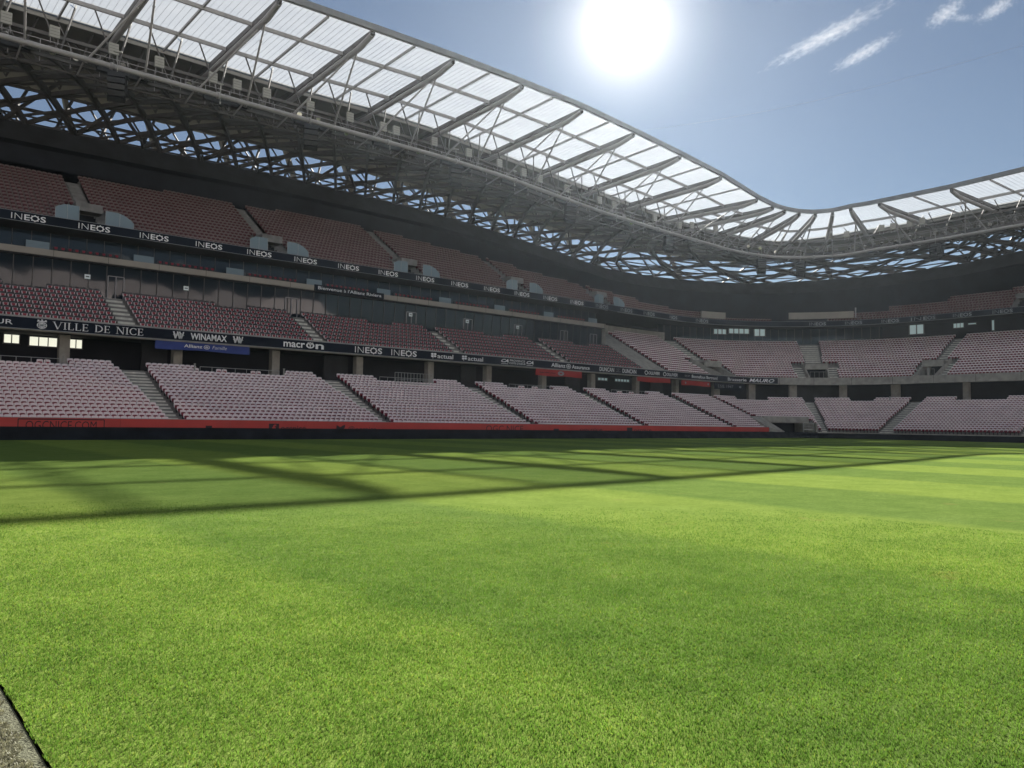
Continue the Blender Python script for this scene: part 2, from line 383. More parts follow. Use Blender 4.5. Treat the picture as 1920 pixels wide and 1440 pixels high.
def mi_filter(u, i, bi):
    a, b = B_MI[bi]
    if i == 8 and (u-a) > 2 and (b-u) > 5 and (b-u) < 8.5: return False
    return True
PL_MI = placements(MI, B_MI, .585, mi_filter)
VOMS = [(111.9, 1.1), (124.7, 1.1), (137.9, 1.5), (156, 1.5)]
AG = [(u-.75, u+.75) for u, w in VOMS]
B_GA = blocks(AG, 99.0, U1)
def ga_filter(u, i, bi):
    for vu, w in VOMS:
        if i < 8 and i > 0 and abs(u-vu) < w+1.2: return False
    if u < 101.5 and i > 17: return False
    if u < 112 and (u-99.2) < (18-i)*.0: return False
    return True
PL_GA = placements(GA, B_GA, .5, ga_filter)
UV = [18.6, 38.2, 57.4, 76.5, 95.0, UE+14, UE+33]
UPT['n'] = 18
B_UP = blocks([(v-.6, v+.6) for v in UV], U0, U1)
def up_filter(u, i, bi):
    if i >= upn(u): return False
    for v in UV:
        if abs(u-v) < 1.9 and i < 6: return False
    return True
PL_UP = placements(UPT, B_UP, .5, up_filter)
def camdist(p):
    q = P(p[0], p[1], p[2]+.5)-Vector((0, 0, EYE)); z = q.dot(Fw); x = q.dot(Rt)/z*1480; return (z, abs(x) < 958)
def split_near(pl, n):
    vis = [(camdist(p)[0], k) for k, p in enumerate(pl) if camdist(p)[1]]
    vis.sort(); near = set(k for d, k in vis[:n]); return [pl[k] for k in sorted(near)], [p for k, p in enumerate(pl) if k not in near]
near_lo, far_lo = split_near(PL_LO, 300); near_mi, far_mi = split_near(PL_MI, 300)
def individual(pl, name, geos, B, lab, cat, grp):
    proto = None
    for (u, o, z, i, bi, j, n) in pl:
        t, nn = frame(u)
        if proto is None:
            proto = r = bpy.data.objects.new(name, None); COL.objects.link(r)
            for pn, g, m in geos: part_obj(pn, g, m, r)
        else:
            r = proto.copy(); COL.objects.link(r)
            for ch in proto.children:
                c = ch.copy(); c.parent = r; COL.objects.link(c)
        r.location = P(u, o, z); r.rotation_euler = (0, 0, math.atan2(t[1], t[0])+random.uniform(-.02, .02))
        side = ('left', n-j) if bi == 0 else ('right', j+1)
        tag(r, lab(side, i), cat, grp)
def lab_lo(side, i):
    row = 'front row' if i == 0 else ordn(i+1)+' row up'
    return "white and red seat, %s %s of the nearest lower stairway, %s" % (ordn(side[1]), side[0], row)
def lab_mi(side, i):
    row = 'front row' if i == 0 else ordn(i+1)+' row up'
    return "dark padded seat, %s %s of the nearest middle-tier stairway, %s" % (ordn(side[1]), side[0], row)
individual(near_lo, 'stadium_seat', [('backrest', G_back, WHITE), ('pad', G_notch, RED_SHADED), ('seat', G_seat, RED), ('leg', G_leg, BLACK)], B_LO, lab_lo, 'seat', 'white and red seats of the lower tier nearest the camera')
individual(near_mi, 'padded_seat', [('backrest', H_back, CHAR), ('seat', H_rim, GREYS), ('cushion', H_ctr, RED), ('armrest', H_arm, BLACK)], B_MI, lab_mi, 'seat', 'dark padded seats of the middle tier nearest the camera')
Ggeo = cat((G_back, 0), (G_notch, 1), (G_seat, 1), (G_leg, 2)); Hgeo = cat((H_back, 0), (H_rim, 1), (H_ctr, 2), (H_arm, 0))
stuff_mesh('stadium_seats', Ggeo, [WHITE, RED_SHADED, BLACK], far_lo+PL_GA, 'pinkish white and red seats filling the rest of the lower and middle stands', 'seats')
stuff_mesh('upper_tier_seats', Ggeo, [UP_WHITE_SHADED, UP_RED_SHADED, BLACK], PL_UP, 'white and red upper tier seats with the roof shade put into their colour', 'seats')
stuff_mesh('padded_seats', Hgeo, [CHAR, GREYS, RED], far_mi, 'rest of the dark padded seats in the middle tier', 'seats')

# ------------------------------------------------------------------ grandstand
GS = thing('grandstand', 'concrete three-tier grandstand wrapping round two sides of the pitch', 'grandstand')
def part(mb, name, parent=None, label=None, smooth=False):
    o = mb.build(name, parent or GS, smooth)
    if label: o['label'] = label
    return o
# lower terrace
mb = MB(); full = stairprof(0, LO['z'], .68, LO['r'], 1)
def tierprof(T, i0, n, front=0., back=0.):
    p = []
    if front: p.append((T['o']+T['d']*i0, T['z']+T['r']*i0-front))
    for i in range(i0, n): p += [(T['o']+i*T['d'], T['z']+i*T['r']), (T['o']+(i+1)*T['d'], T['z']+i*T['r'])]
    if back: p.append((p[-1][0]+back, p[-1][1]))
    return p
sweep(mb, [(0, -.3)]+[(0, .95)]+tierprof(LO, 0, 18, 0, 8.), U0, 104.5, TREAD, ends=False)
sweep(mb, [(3.8, 2.25)]+tierprof(LO, 5, 18, 0, 8.), 104.5, TUN[1], TREAD)
sweep(mb, [(0, -.3)]+[(0, .95)]+tierprof(LO, 0, 18, 0, 8.), TUN[1], U1, TREAD)
part(mb, 'lower_terrace')
mb = MB(); sweep(mb, [(-.02, -.3), (-.02, 1.0), (.30, 1.0), (.30, .95)], 104.0, 108.4, CONC)     # concrete front round the tunnel mouth
v = [P(104.4, .0, 1.45), P(108.3, .0, 1.05), P(108.3, 4.0, 3.25), P(105.6, 4.0, 3.25), P(104.4, 0, -.2), P(108.3, 0, -.2), P(108.3, 4.0, -.2), P(105.6, 4.0, -.2)]
mb.add(v, [(0, 1, 2, 3), (0, 4, 5, 1), (1, 5, 6, 2), (2, 6, 7, 3), (3, 7, 4, 0)], CONC)
part(mb, 'tunnel_ramp_wall')
mb = MB(); sbox(mb, 108.3, TUN[1], 3.35, 3.75, 2.35, 3.3, CONC); part(mb, 'tunnel_lintel')
mb = MB(); sbox(mb, 108.3, TUN[1], 9.0, 9.2, -.3, 3.2, DARK); sbox(mb, TUN[1]-.15, TUN[1]+.15, .0, 9, -.3, 2.3, CONC); part(mb, 'tunnel_wall')
# front cladding of the end stand (dark)
mb = MB(); sweep(mb, [(-.12, 0), (-.12, .80), (.0, .80)], TUN[1], U1, CLOTH); part(mb, 'front_cladding')
mb = MB(); sweep(mb, [(-.14, .80), (-.14, .93), (.3, .93)], TUN[1], U1, CONC); part(mb, 'front_kerb')
# stairways of the lower tier: half-height steps
def stairway(T, a, b, i0, i1, name='stairway', m=STEP, hf=.5):
    mb = MB()
    a_ = a
    for i in range(i0, i1):
        a = a_-fan(a_, i)
        o = T['o']+i*T['d']; z = T['z']+i*T['r']
        sbox(mb, a, b, o-T['d']*.5, o, z-T['r'], z-T['r']*hf, m, step=.5)
        sbox(mb, a, b, o, o+T['d']*.5, z, z+.012, m, step=.5)
        sbox(mb, a, b, o+T['d']*.5, o+T['d'], z, z+.012, m, step=.5)
    return part(mb, name)
for a, b in A_LO: stairway(LO, a, b, 5 if TUN[0]-2 < a < TUN[1] else 1, 18)
# concourse behind the lower tier
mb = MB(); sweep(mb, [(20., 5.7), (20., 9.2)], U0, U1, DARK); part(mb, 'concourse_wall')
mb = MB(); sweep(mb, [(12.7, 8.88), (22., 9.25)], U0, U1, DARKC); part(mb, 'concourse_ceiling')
for u in [5.3, 15.1, 24.9, 34.9, 44.9, 54.7, 63.8, 73.5, 83.2, 93., 102.7, 112, 117, 122, 127.5, 133, 143, 153]:
    mb = MB(); sbox(mb, u-.42, u+.42, 15.6, 16.4, 5.85, 9.0, CONC, step=.4); part(mb, 'concourse_column')
for u, w in [(23.3, 2.4), (43, 3), (62, 2.4), (81, 3), (100, 3), (125, 5)]:
    mb = MB(); sbox(mb, u-w/2, u+w/2, 17.6, 17.9, 5.85, 9.1, DARKC, step=.6); part(mb, 'partition_wall')
def windows(o, lst, m, name='window'):
    for a, b, z0, z1, k in lst:
        mb = MB(); sbox(mb, a, b, o-.02, o, z0, z1, m, step=.5); w = part(mb, name)
        mf = MB(); n = max(1, k)
        for j in range(n+1):
            u = a+(b-a)*j/n; sbox(mf, u-.04, u+.04, o-.09, o-.025, z0-.06, z1+.06, DSTEEL, step=.5)
        sbox(mf, a-.08, b+.08, o-.10, o-.03, z0-.12, z0-.04, DSTEEL, step=.5); part(mf, 'frame', w)
windows(19.97, [(11.0, 12.25, 8.3, 9.05, 2), (13.0, 15.3, 8.2, 9.0, 3), (16.3, 17.4, 8.2, 9.0, 2)], WIN)
windows(19.97, [(88.7, 90.9, 8.5, 8.85, 3), (92.6, 96.0, 8.5, 8.85, 5)], WIN2)
# slab edge that carries the ribbon board, bare concrete beyond it
mb = MB(); sweep(mb, [(13.3, 8.85), (12.55, 8.85), (12.55, 10.08), (12.75, 10.08), (12.75, 9.35), (13.35, 9.35)], U0, U1, CONC, ends=True); part(mb, 'slab_edge')
mb = MB()
for u in [119.5, 124, 128.6, 133.5, 139.5, 145.5, 151.5, 157.5]: sbox(mb, u-.02, u+.02, 12.53, 12.56, 8.86, 10.07, DARKC)
part(mb, 'edge_joint')
# middle tier, padded part
mb = MB(); sweep(mb, tierprof(MI, 0, 9, .3, 1.6), U0, 93.0, TREAD); part(mb, 'middle_terrace')
for a, b in A_MI: stairway(MI, a, b, 1, 9)
mb = MB(); sweep(mb, [(13.3, 9.36), (28.6, 17.75)], 93.0, 98.9, CONC)
mb.add([P(93, 13.3, 9.3), P(93, 28.6, 9.3), P(93, 28.6, 18.55), P(93, 22.4, 17.8), P(93, 22.4, 14.4)], [(0, 1, 2, 3, 4)], CONC); part(mb, 'sloping_slab')
mb = MB(); sbox(mb, 92.9, 112., 28.65, 28.95, 17.0, 18.75, CONC); part(mb, 'rear_parapet')
# general middle tier with its openings
segs = []; s = 98.9
for vu, w in VOMS: segs += [(s, vu-w, 0), (vu-w, vu+w, 8)]; s = vu+w
segs.append((s, U1, 0)); mb = MB()
for a, b, i0 in segs:
    if i0 == 0: sweep(mb, tierprof(GA, 0, 19, .3, 9.), a, b, TREAD)
    else: sweep(mb, tierprof(GA, 8, 19, .3, 9.), a, b, TREAD)
part(mb, 'middle_terrace')
for vu, w in VOMS:
    mb = MB(); o8 = GA['o']+8*GA['d']; z8 = GA['z']+8*GA['r']
    sbox(mb, vu-w-.15, vu+w+.15, o8-3.4, o8-3.0, 11.75, 12.75, CONC, step=.5)
    sbox(mb, vu-w-.15, vu+w+.15, o8-3.0, o8+.1, 12.45, 12.75, CONC, step=.5)
    part(mb, 'opening_lintel')
    for sg in (-1, 1):
        mb = MB(); a, b = sorted((vu+sg*w, vu+sg*(w+.18)))
        for uu in (a, b):
            mb.add([P(uu, 13.3, 9.3), P(uu, 13.3, 10.3), P(uu, o8, z8+.55), P(uu, o8, 9.3)], [(0, 1, 2, 3)], CONC)
        mb.add([P(a, 13.3, 10.3), P(b, 13.3, 10.3), P(b, o8, z8+.55), P(a, o8, z8+.55)], [(0, 1, 2, 3)], CONC)
        mb.add([P(a, 13.3, 9.3), P(b, 13.3, 9.3), P(b, 13.3, 10.3), P(a, 13.3, 10.3)], [(0, 1, 2, 3)], CONC)
        part(mb, 'opening_side_wall')
        stairway(GA, *sorted((vu+sg*(w+.2), vu+sg*(w+1.15))), 1, 8)
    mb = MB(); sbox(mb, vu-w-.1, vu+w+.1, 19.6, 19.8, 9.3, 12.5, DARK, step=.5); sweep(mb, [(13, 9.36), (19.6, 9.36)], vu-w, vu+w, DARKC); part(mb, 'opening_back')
    stairway(GA, vu-.7, vu+.7, 9, 19)
# hospitality boxes
mb = MB(); sweep(mb, [(23.3, 13.4), (23.15, 17.15)], U0, 93, BGLASS); g1 = part(mb, 'lower_glass_front')
mb = MB()
u = U0
while u < 93:
    mb.bar(P(u, 23.23, 13.5), P(u, 23.08, 17.15), .05, .07, DSTEEL, up=(1, 0, 0)); u += 1.62
for u in (20.9, 39.9, 56.6, 65.9, 75.1, 84.5, 91): 
    for d in (-.75, 0, .75): mb.bar(P(u+d, 23.2, 13.5), P(u+d, 23.1, 16.0), .07, .09, STEEL, up=(1, 0, 0))
    mb.bar(P(u-.75, 23.1, 16.0), P(u+.75, 23.1, 16.0), .07, .07, STEEL)
part(mb, 'mullions', g1)
mb = MB(); sbox(mb, U0, 93, 22.35, 22.6, 17.12, 17.72, BEIGE); part(mb, 'balcony_beam')
mb = MB(); sbox(mb, U0, 93, 22.6, 25, 17.0, 17.25, DARKC); part(mb, 'balcony_floor')
mb = MB()
u = U0
while u < 93: sbox(mb, u-.015, u+.015, 22.33, 22.36, 17.12, 17.72, DARKC); u += 4.85
part(mb, 'beam_joint')
mb = MB(); sweep(mb, [(24.6, 17.2), (24.6, 20.1)], U0, 93, BGLASS); g2 = part(mb, 'upper_glass_front')
mb = MB(); u = U0
while u < 93:
    mb.bar(P(u, 24.55, 17.2), P(u, 24.55, 20.0), .04, .05, DSTEEL, up=(1, 0, 0)); u += 1.62
part(mb, 'mullions', g2)
for k in range(9):
    a = 13.0+9.72*k; mb = MB(); sbox(mb, a, a+2.0, 24.0, 24.03, 17.3, 18.72, SCREEN); part(mb, 'balcony_screen')
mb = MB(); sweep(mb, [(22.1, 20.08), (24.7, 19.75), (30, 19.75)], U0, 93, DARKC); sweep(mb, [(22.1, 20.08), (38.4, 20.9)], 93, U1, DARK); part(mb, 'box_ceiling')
# upper tier in bays whose row number follows the wave of the roof
mb = MB(); mbk = MB(); u = math.floor(U0/4.85)*4.85
while u < U1:
    a, b = max(u, U0), min(u+4.85, U1); n = max(1, upn(u+.1)); top = UPT['z']+UPT['r']*(n-1); oo = UPT['o']+UPT['d']*n
    cuts = [v for v in UV if a <= v < b]; pieces = []
    s = a
    for v in cuts: pieces += [(s, v-1.15, 0), (v-1.15, v+1.15, 5)]; s = v+1.15
    pieces.append((s, b, 0))
    for p, q, i0 in pieces:
        if q > p+.01: sweep(mb, tierprof(UPT, min(i0, n-1), n, .3), p, q, TREAD)
    sweep(mbk, [(oo, top), (38.4, top+.4)], a, b, DARK); u += 4.85
part(mb, 'upper_terrace'); part(mbk, 'rear_walkway')
for v in UV:
    n = upn(v)
    if n > 6: stairway(UPT, v-.55, v+.55, 6, n, m=TREAD)
    mb = MB(); o5 = UPT['o']+5*UPT['d']; z5 = UPT['z']+5*UPT['r']
    sbox(mb, v-1.25, v+1.25, o5-1.6, o5+.05, z5-.25, z5+.6, TREAD); part(mb, 'opening_lintel', label='small concrete box over the upper tier opening')
    mb = MB(); sbox(mb, v-1.15, v+1.15, o5+.2, o5+.3, 20.2, z5, DARK); part(mb, 'opening_back')
mb = MB(); sweep(mb, [(22.05, 20.05), (22.05, 20.95), (22.35, 20.95), (22.35, 20.3), (22.75, 20.3)], U0, U1, DARKC); part(mb, 'upper_slab_edge')
for a, b, z0, z1 in ((113.6, 116.3, 21.15, 22.3), (122.6, 128.4, 21.4, 22.6)):
    mb = MB(); sbox(mb, a, b, 22.45, 22.8, z0, z1, BEIGE); part(mb, 'corner_parapet')
mb = MB(); sbox(mb, 128.5, 128.62, 22.45, 22.6, 21.4, 23.2, STEEL); part(mb, 'corner_post')
# glass wall behind the corner, with glowing windows put in for daylight
mb = MB(); sweep(mb, [(30.6, 17.3), (30.6, 20.7)], 112, 130.2, BGLASS); gw = part(mb, 'corner_glass_wall'); mb = MB(); u = 112.
while u < 130.2: mb.bar(P(u, 30.5, 17.4), P(u, 30.5, 20.7), .06, .06, DSTEEL); u += .62
part(mb, 'mullions', gw)
mb = MB(); sweep(mb, [(31.5, 17.3), (31.5, 21)], 130.2, U1, DARK); part(mb, 'rear_wall')
windows(30.45, [(118.5, 120.2, 19.6, 20.6, 4), (120.6, 121.5, 19.2, 20.5, 2), (117.2, 118.3, 19.4, 20.3, 3)], WIN2)
windows(31.4, [(132.0, 133.0, 18.9, 20.75, 2), (135.5, 137.2, 19.5, 20.25, 3), (141.6, 142.0, 18.6, 20.3, 1), (137.9, 139.2, 19.9, 20.1, 1)], WIN2)
# back wall up to the roof lattice
latz = lerp_table([(-14, 34.5), (12, 34.6), (28, 34.8), (45, 35.1), (69, 34.8), (80, 34.2), (95, 33.0), (108, 31.6), (121, 30.9), (128, 31.5), (133, 32.), (144, 33), (190, 33.5)])
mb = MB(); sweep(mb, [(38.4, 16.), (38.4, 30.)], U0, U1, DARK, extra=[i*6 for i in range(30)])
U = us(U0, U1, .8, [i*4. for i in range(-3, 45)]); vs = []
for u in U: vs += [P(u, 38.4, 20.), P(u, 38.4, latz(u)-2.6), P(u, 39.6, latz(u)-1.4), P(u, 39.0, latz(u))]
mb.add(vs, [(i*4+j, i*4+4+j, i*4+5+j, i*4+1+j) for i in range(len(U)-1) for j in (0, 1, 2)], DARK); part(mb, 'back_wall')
mb = MB(); vs = []
for u in U: vs += [P(u, 36.6, latz(u)-2.6), P(u, 38.3, latz(u)-.05), P(u, 39.2, latz(u)+.02)]
mb.add(vs, [(i*3+j, i*3+3+j, i*3+4+j, i*3+1+j) for i in range(len(U)-1) for j in (0, 1)], DARKC); part(mb, 'eaves_cladding')

# the other two sides of the bowl, behind and beside the camera: they reflect the sun into the shade opposite
def near_side(name, lab, f, a, b, flip):
    t = thing(name, lab, 'grandstand'); mb = MB()
    prof = [(0, 0), (0, 1.)]
    for i in range(18): prof += [(.4+i*.7, 1+i*.29), (.4+(i+1)*.7, 1+i*.29)]
    prof += [(13.2, 9.0), (13.2, 10.)]
    for i in range(19): prof += [(13.3+i*.8, 9.6+i*.43), (14.1+i*.8, 9.6+i*.43)]
    prof += [(29, 19.9), (22.4, 20.), (22.4, 20.9)]
    for i in range(16): prof += [(22.7+i*.8, 20.3+i*.525), (23.5+i*.8, 20.3+i*.525)]
    prof += [(38.4, 29.)]; n = len(prof)
    vs = [f(s, o, z) for s in (a, b) for o, z in prof]; fs = [(j, j+1, n+j+1, n+j) for j in range(n-1)]
    for j, q in enumerate(fs): mb.add([vs[k] for k in q], [(0, 1, 2, 3)], CONC if prof[j][1] == prof[j+1][1] or j < 2 else WHITE)
    part(mb, 'terrace', t); mb = MB()
    mb.add([f(a, 38.4, 0), f(a, 38.4, 33), f(b, 38.4, 33), f(b, 38.4, 0)], [(0, 1, 2, 3)], DARK); part(mb, 'back_wall', t)
    mb = MB(); mb.add([f(a, 18, 39.5), f(a, 46, 40.), f(b, 46, 40.), f(b, 18, 39.5)], [(0, 1, 2, 3)], SOFF); part(mb, 'roof', t)
    mb = MB(); mb.add([f(a, 3.3, 39.7), f(a, 18, 39.5), f(b, 18, 39.5), f(b, 3.3, 39.7)], [(0, 1, 2, 3)], PANEL); part(mb, 'roof_panel', t)
near_side('grandstand', 'sunlit grandstand on the near long side of the pitch, behind the camera', lambda s, o, z: (s, -24-o, z), -14, 117, 0)
near_side('grandstand', 'sunlit grandstand behind the near goal line, left of the camera', lambda s, o, z: (-16-o, s, z), -24, 52, 0)

# ------------------------------------------------------------------ roof
RF = thing('canopy_roof', 'grey steel roof with milky translucent panels and dark diagonal lattice', 'roof')
edgez = lerp_table([(-14, 39.3), (5, 39.6), (20, 39.9), (29, 40.0), (39, 40.35), (49, 40.6), (59, 40.65), (68, 40.5), (77, 39.95), (87, 39.2), (97, 38.3), (106.4, 36.85), (112, 36.4), (115, 36.2), (119, 36.0), (122, 35.95), (126, 36.1), (130, 36.5), (146, 36.45), (155, 36.8), (190, 37.5)])
innz = lerp_table([(-14, 39.8), (18, 40.05), (29, 40.), (38, 39.95), (49, 40.35), (59, 40.25), (70, 39.5), (86, 38.55), (99, 37.8), (112, 37.1), (117, 36.2), (121, 35.3), (125, 35.8), (129, 36.6), (141, 37.1), (190, 37.6)])
tubz = lerp_table([(-14, 33.5), (10, 33.6), (55, 33.75), (64, 33.5), (81.5, 32.3), (97, 31.85), (110, 31.7), (115, 31.3), (120, 30.9), (123, 30.9), (128, 31.05), (131.5, 31.5), (143, 31.6), (152, 31.8), (190, 32.3)])
OE, OM1, OM2, OI, OT, OB = 3.3, 9.2, 16.0, 21.0, 13.5, 39.0
def rz(u, o): t = (o-OE)/(OI-OE); return edgez(u)*(1-t)+innz(u)*t if t <= 1 else innz(u)+(o-OI)*.06
ribs = [-9.9, -.2, 9.5, 19.2, 28.9, 38.6, 48.4, 58.2, 68.0, 77.6, 87.4, 97.0, 106.4, 111.3, 115.0, 118.7, 122.4, 126.0, 129.7, 135.5, 145.9, 156., 166., 176.]
def rp(part_mb, name, parent=None, label=None, smooth=False):
    o = part_mb.build(name, parent or RF, smooth)
    if label: o['label'] = label
    return o
Ufine = us(-13.8, 176, .8, [i*4.85 for i in range(-2, 36)])
mb = MB(); n = 5; vs = []
for u in Ufine:
    z = edgez(u); vs += [P(u, OE-.35, z-.15), P(u, OE-.35, z+.45), P(u, OE+.05, z+.5), P(u, OE+.05, z-.15), P(u, OE-.35, z-.15)]
mb.add(vs, [(i*n+j, i*n+j+1, (i+1)*n+j+1, (i+1)*n+j) for i in range(len(Ufine)-1) for j in range(n-1)], STEEL); rp(mb, 'edge_gutter')
for om in (OM1, OM2, OI):
    mb = MB(); prev = None
    rng_u = [u for u in Ufine if (om == OI or om == OM1 and u <= 111.3 or om == OM2 and u <= 111.3)]
    for u in rng_u:
        p = P(u, om, rz(u, om)-.28)
        if prev is not None: mb.bar(prev, p, .18, .38, STEEL if om != OI else SEAM)
        prev = p
    rp(mb, 'purlin')
mb = MB(); prev = None
for u in [x for x in Ufine if x >= 106.4]:
    om = 12.9; p = P(u, om, rz(u, om)-.28)
    if prev is not None: mb.bar(prev, p, .18, .38, STEEL)
    prev = p
rp(mb, 'purlin')
# panels: between ribs and half ribs, three deep on the straight, two deep beyond
def panel(a, b, o0, o1):
    mb = MB(); m = max(2, int(round((b-a)/.6*((RR+10)/K if CX < a < UE else 1))))
    pts = [(a+(b-a)*i/m) for i in range(m+1)]
    vs = []
    for u in pts: vs += [P(u, o0, rz(u, o0)), P(u, o1, rz(u, o1))]
    mb.add(vs, [(2*i, 2*i+2, 2*i+3, 2*i+1) for i in range(m)], PANEL)
    for i in range(1, m):
        u = pts[i]; mb.bar(P(u, o0, rz(u, o0)-.02), P(u, o1, rz(u, o1)-.02), .018, .02, SEAM)
    rp(mb, 'roof_panel')
bays = []
for a, b in zip(ribs[:-1], ribs[1:]):
    if b-a > 8: bays += [(a, (a+b)/2), ((a+b)/2, b)]
    else: bays.append((a, b))
halves = [b for (a, b) in bays if b not in ribs]
for a, b in bays:
    if a > 170: continue
    if b <= 106.5:
        for o0, o1 in ((OE, OM1), (OM1, OM2), (OM2, OI)): panel(a, b, o0, o1)
    else:
        for o0, o1 in ((OE, 12.9), (12.9, OI)): panel(a, b, o0, o1)
for u in halves:
    mb = MB(); mb.bar(P(u, OE, rz(u, OE)-.18), P(u, OI, rz(u, OI)-.18), .16, .26, STEEL); rp(mb, 'rafter')
for u in ribs:
    mb = MB(); mb.bar(P(u, OE, rz(u, OE)-.3), P(u, OI, rz(u, OI)-.3), .42, .5, DSTEEL); mb.bar(P(u, OI, rz(u, OI)-.3), P(u, 30, rz(u, 30)-.3), .42, .5, DSTEEL)
    e = P(u, OE+.2, rz(u, OE)-.45)
    mb.tube([e, P(u, 6., rz(u, 6)-.85), P(u, OI+.5, rz(u, OI)-1.0), P(u, 30, rz(u, 30)-1.1)], [.27, .31, .31, .25], STEEL, n=10)
    for k in range(8):
        o = 5+k*2.2; mb.bar(P(u, o, rz(u, o)-.5), P(u, o, rz(u, o)-.9), .12, .06, STEEL, up=(1, 0, 0))
    rp(mb, 'rib')
# inner chord tube with clamps
mb = MB(); mb.tube([P(u, OT, tubz(u)) for u in Ufine], .24, STEEL, n=10)
u = 7.8
while u < 172: mb.tube([P(u-.12, OT, tubz(u)), P(u+.12, OT, tubz(u))], .33, STEEL, n=10); u += 9.7
rp(mb, 'chord_tube', smooth=True)
# V struts from every rib down to the tube
for i, u in enumerate(ribs):
    d0 = (ribs[i]-ribs[i-1]) if i else 9.7; d0 = min(d0, 9.7)
    k = d0/9.7; oa, ob = 6.5, 8.0
    if u > 110: oa, ob = 6.0, 8.5
    for top, dn in ((P(u, oa, rz(u, oa)-1.1), u+1.2*k), (P(u, ob, rz(u, ob)-1.1), u-3.6*k if u < 110 else u-1.9*k)):
        q = P(dn, OT, tubz(dn)+.1); top = Vector(top); mid = top.lerp(q, .22)
        mb = MB(); mb.tube([top, mid-(q-top)*.01, mid, mid+(q-top)*.01, q], [.085, .085, .15, .10, .10], STEEL, n=8); rp(mb, 'strut')
# opaque outer roof
mb = MB(); vs = []
for u in Ufine:
    vs += [P(u, OI, rz(u, OI)), P(u, 47, rz(u, 47)), P(u, 47, rz(u, 47)+.25), P(u, OI, rz(u, OI)+.25)]
L = len(Ufine); mb.add(vs, [(i*4+j, i*4+(j+1) % 4, i*4+4+(j+1) % 4, i*4+4+j) for i in range(L-1) for j in range(4)], SOFF); rp(mb, 'solid_roof')
# lattice: two crossing families of deep dark members on a curved surface from the tube to the back wall
def lat(u, t):
    o = OT+(OB-OT)*t; z0, z1 = tubz(u), latz(u)
    bul = 4*t*(1-t)*2.2
    return P(u, o, z0*(1-t)+z1*t+bul)
def member(u0, du, w, h, m, name, t0=0., t1=1., n=9):
    pts = []
    for i in range(n+1):
        t = t0+(t1-t0)*i/n; uu = u0+du*(t-t0)/(t1-t0)
        pts.append(lat(uu, t))
    mb = MB()
    for p, q in zip(pts[:-1], pts[1:]): mb.bar(p, q, w, h, m)
    rp(mb, name)
u = 10.53-4.83*7
while u < 172:
    if u > -20: member(u, 14.0, .34, .75, DSTEEL, 'lattice_beam')
    u += 4.83
u = -10.0
while u < 172 and True:
    member(u+12, -21.5, .30, .46, DSTEEL, 'cross_beam', t0=.02); u += 4.83
u = -16.
while u < 172:
    for (ua, du_) in ((u, 6.), (u+6, -7.)):
        mb = MB(); a = P(ua, 36.4, latz(ua)+.25); b = P(ua+du_, 30.5, rz(ua, 30)-.5)
        mb.bar(a, b, .22, .34, DSTEEL); mb.bar(P(ua-du_*.12, 38.6, latz(ua)-.1), a, .22, .34, DSTEEL); rp(mb, 'eaves_brace')
    u += 7.25
u = -7.6
while u < 172:
    member(u+12, -21.5, .17, .26, DSTEEL, 'cross_beam', t0=.35); u += 4.83 if u > 95 else 4.83
u = -12.
while u < 172:
    if u > 96: member(u, 14.0, .26, .5, DSTEEL, 'lattice_beam', t0=.3)
    u += 4.83
for dz, oo in ((1.3, 37.6),):
    mb = MB(); pts = [P(u, oo, latz(u)+dz) for u in Ufine]
    for p, q in zip(pts[:-1], pts[1:]): mb.bar(p, q, .22, .2, DSTEEL)
    rp(mb, 'eaves_rail')
# outer facade posts seen through the lattice, and thin bracing
mb = MB(); u = -12.
k = 0
while u < 174:
    zt = latz(u)
    zr = rz(u, 46)
    if k % 2 == 0:
        mb.bar(P(u, 41.5, zt-1.5), P(u+3.6, 45.5, zr), .26, .26, DSTEEL); mb.bar(P(u+3.6, 41.5, zt-1.5), P(u, 45.5, zr), .20, .20, DSTEEL)
    if k % 4 == 1: mb.bar(P(u+1, 42, zt-1.5), P(u+.2, 46, zr), .75, .5, BEIGE, up=(1, 0, 0))
    if k % 4 == 3: mb.bar(P(u+1, 40.2, zt-1.), P(u-5, 41.5, zt+4.2), .22, .22, DSTEEL)
    u += 2.42; k += 1
rp(mb, 'facade_bracing')
mb = MB()
for dz in (.6, 1.5, 2.4, 3.4): 
    pts = [P(u, 42.3+dz*.3, latz(u)+dz) for u in Ufine]
    for p, q in zip(pts[:-1], pts[1:]): mb.bar(p, q, .14, .20, DSTEEL)
rp(mb, 'facade_rail')
# secondary trusses and ceiling boards under the solid roof
mb = MB(); u = -12.
while u < 172:
    for t in (.12, .3, .48, .64):
        a = lat(u+14*t, t); b = P(u+14*t+1.5, OT+(OB-OT)*(t+.06), rz(u, 30)-.2); c = P(u+14*t-2.2, OT+(OB-OT)*(t-.03)+1, rz(u, 30)-.2)
        mb.bar(a, b, .14, .14, DSTEEL); mb.bar(a, c, .12, .12, DSTEEL)
    u += 4.83
rp(mb, 'roof_bracing')
mb = MB(); u = -12.; r2 = random.Random(3)
while u < 172:
    for t in (.16, .30, .44):
        if r2.random() < .75:
            L_ = r2.uniform(3., 4.6); a = lat(u, t); b = lat(u+L_, t-.04); mb.bar(a, b, .9 if t < .4 else .5, .06, SOFF)
    u += 4.83
rp(mb, 'ceiling_board')
for t in (.07, .55, .72):
    mb = MB(); pts = [lat(u, t)+Vector((0, 0, .15)) for u in Ufine]
    for p, q in zip(pts[:-1], pts[1:]): mb.bar(p, q, .2, .3, DSTEEL)
    rp(mb, 'ring_beam')
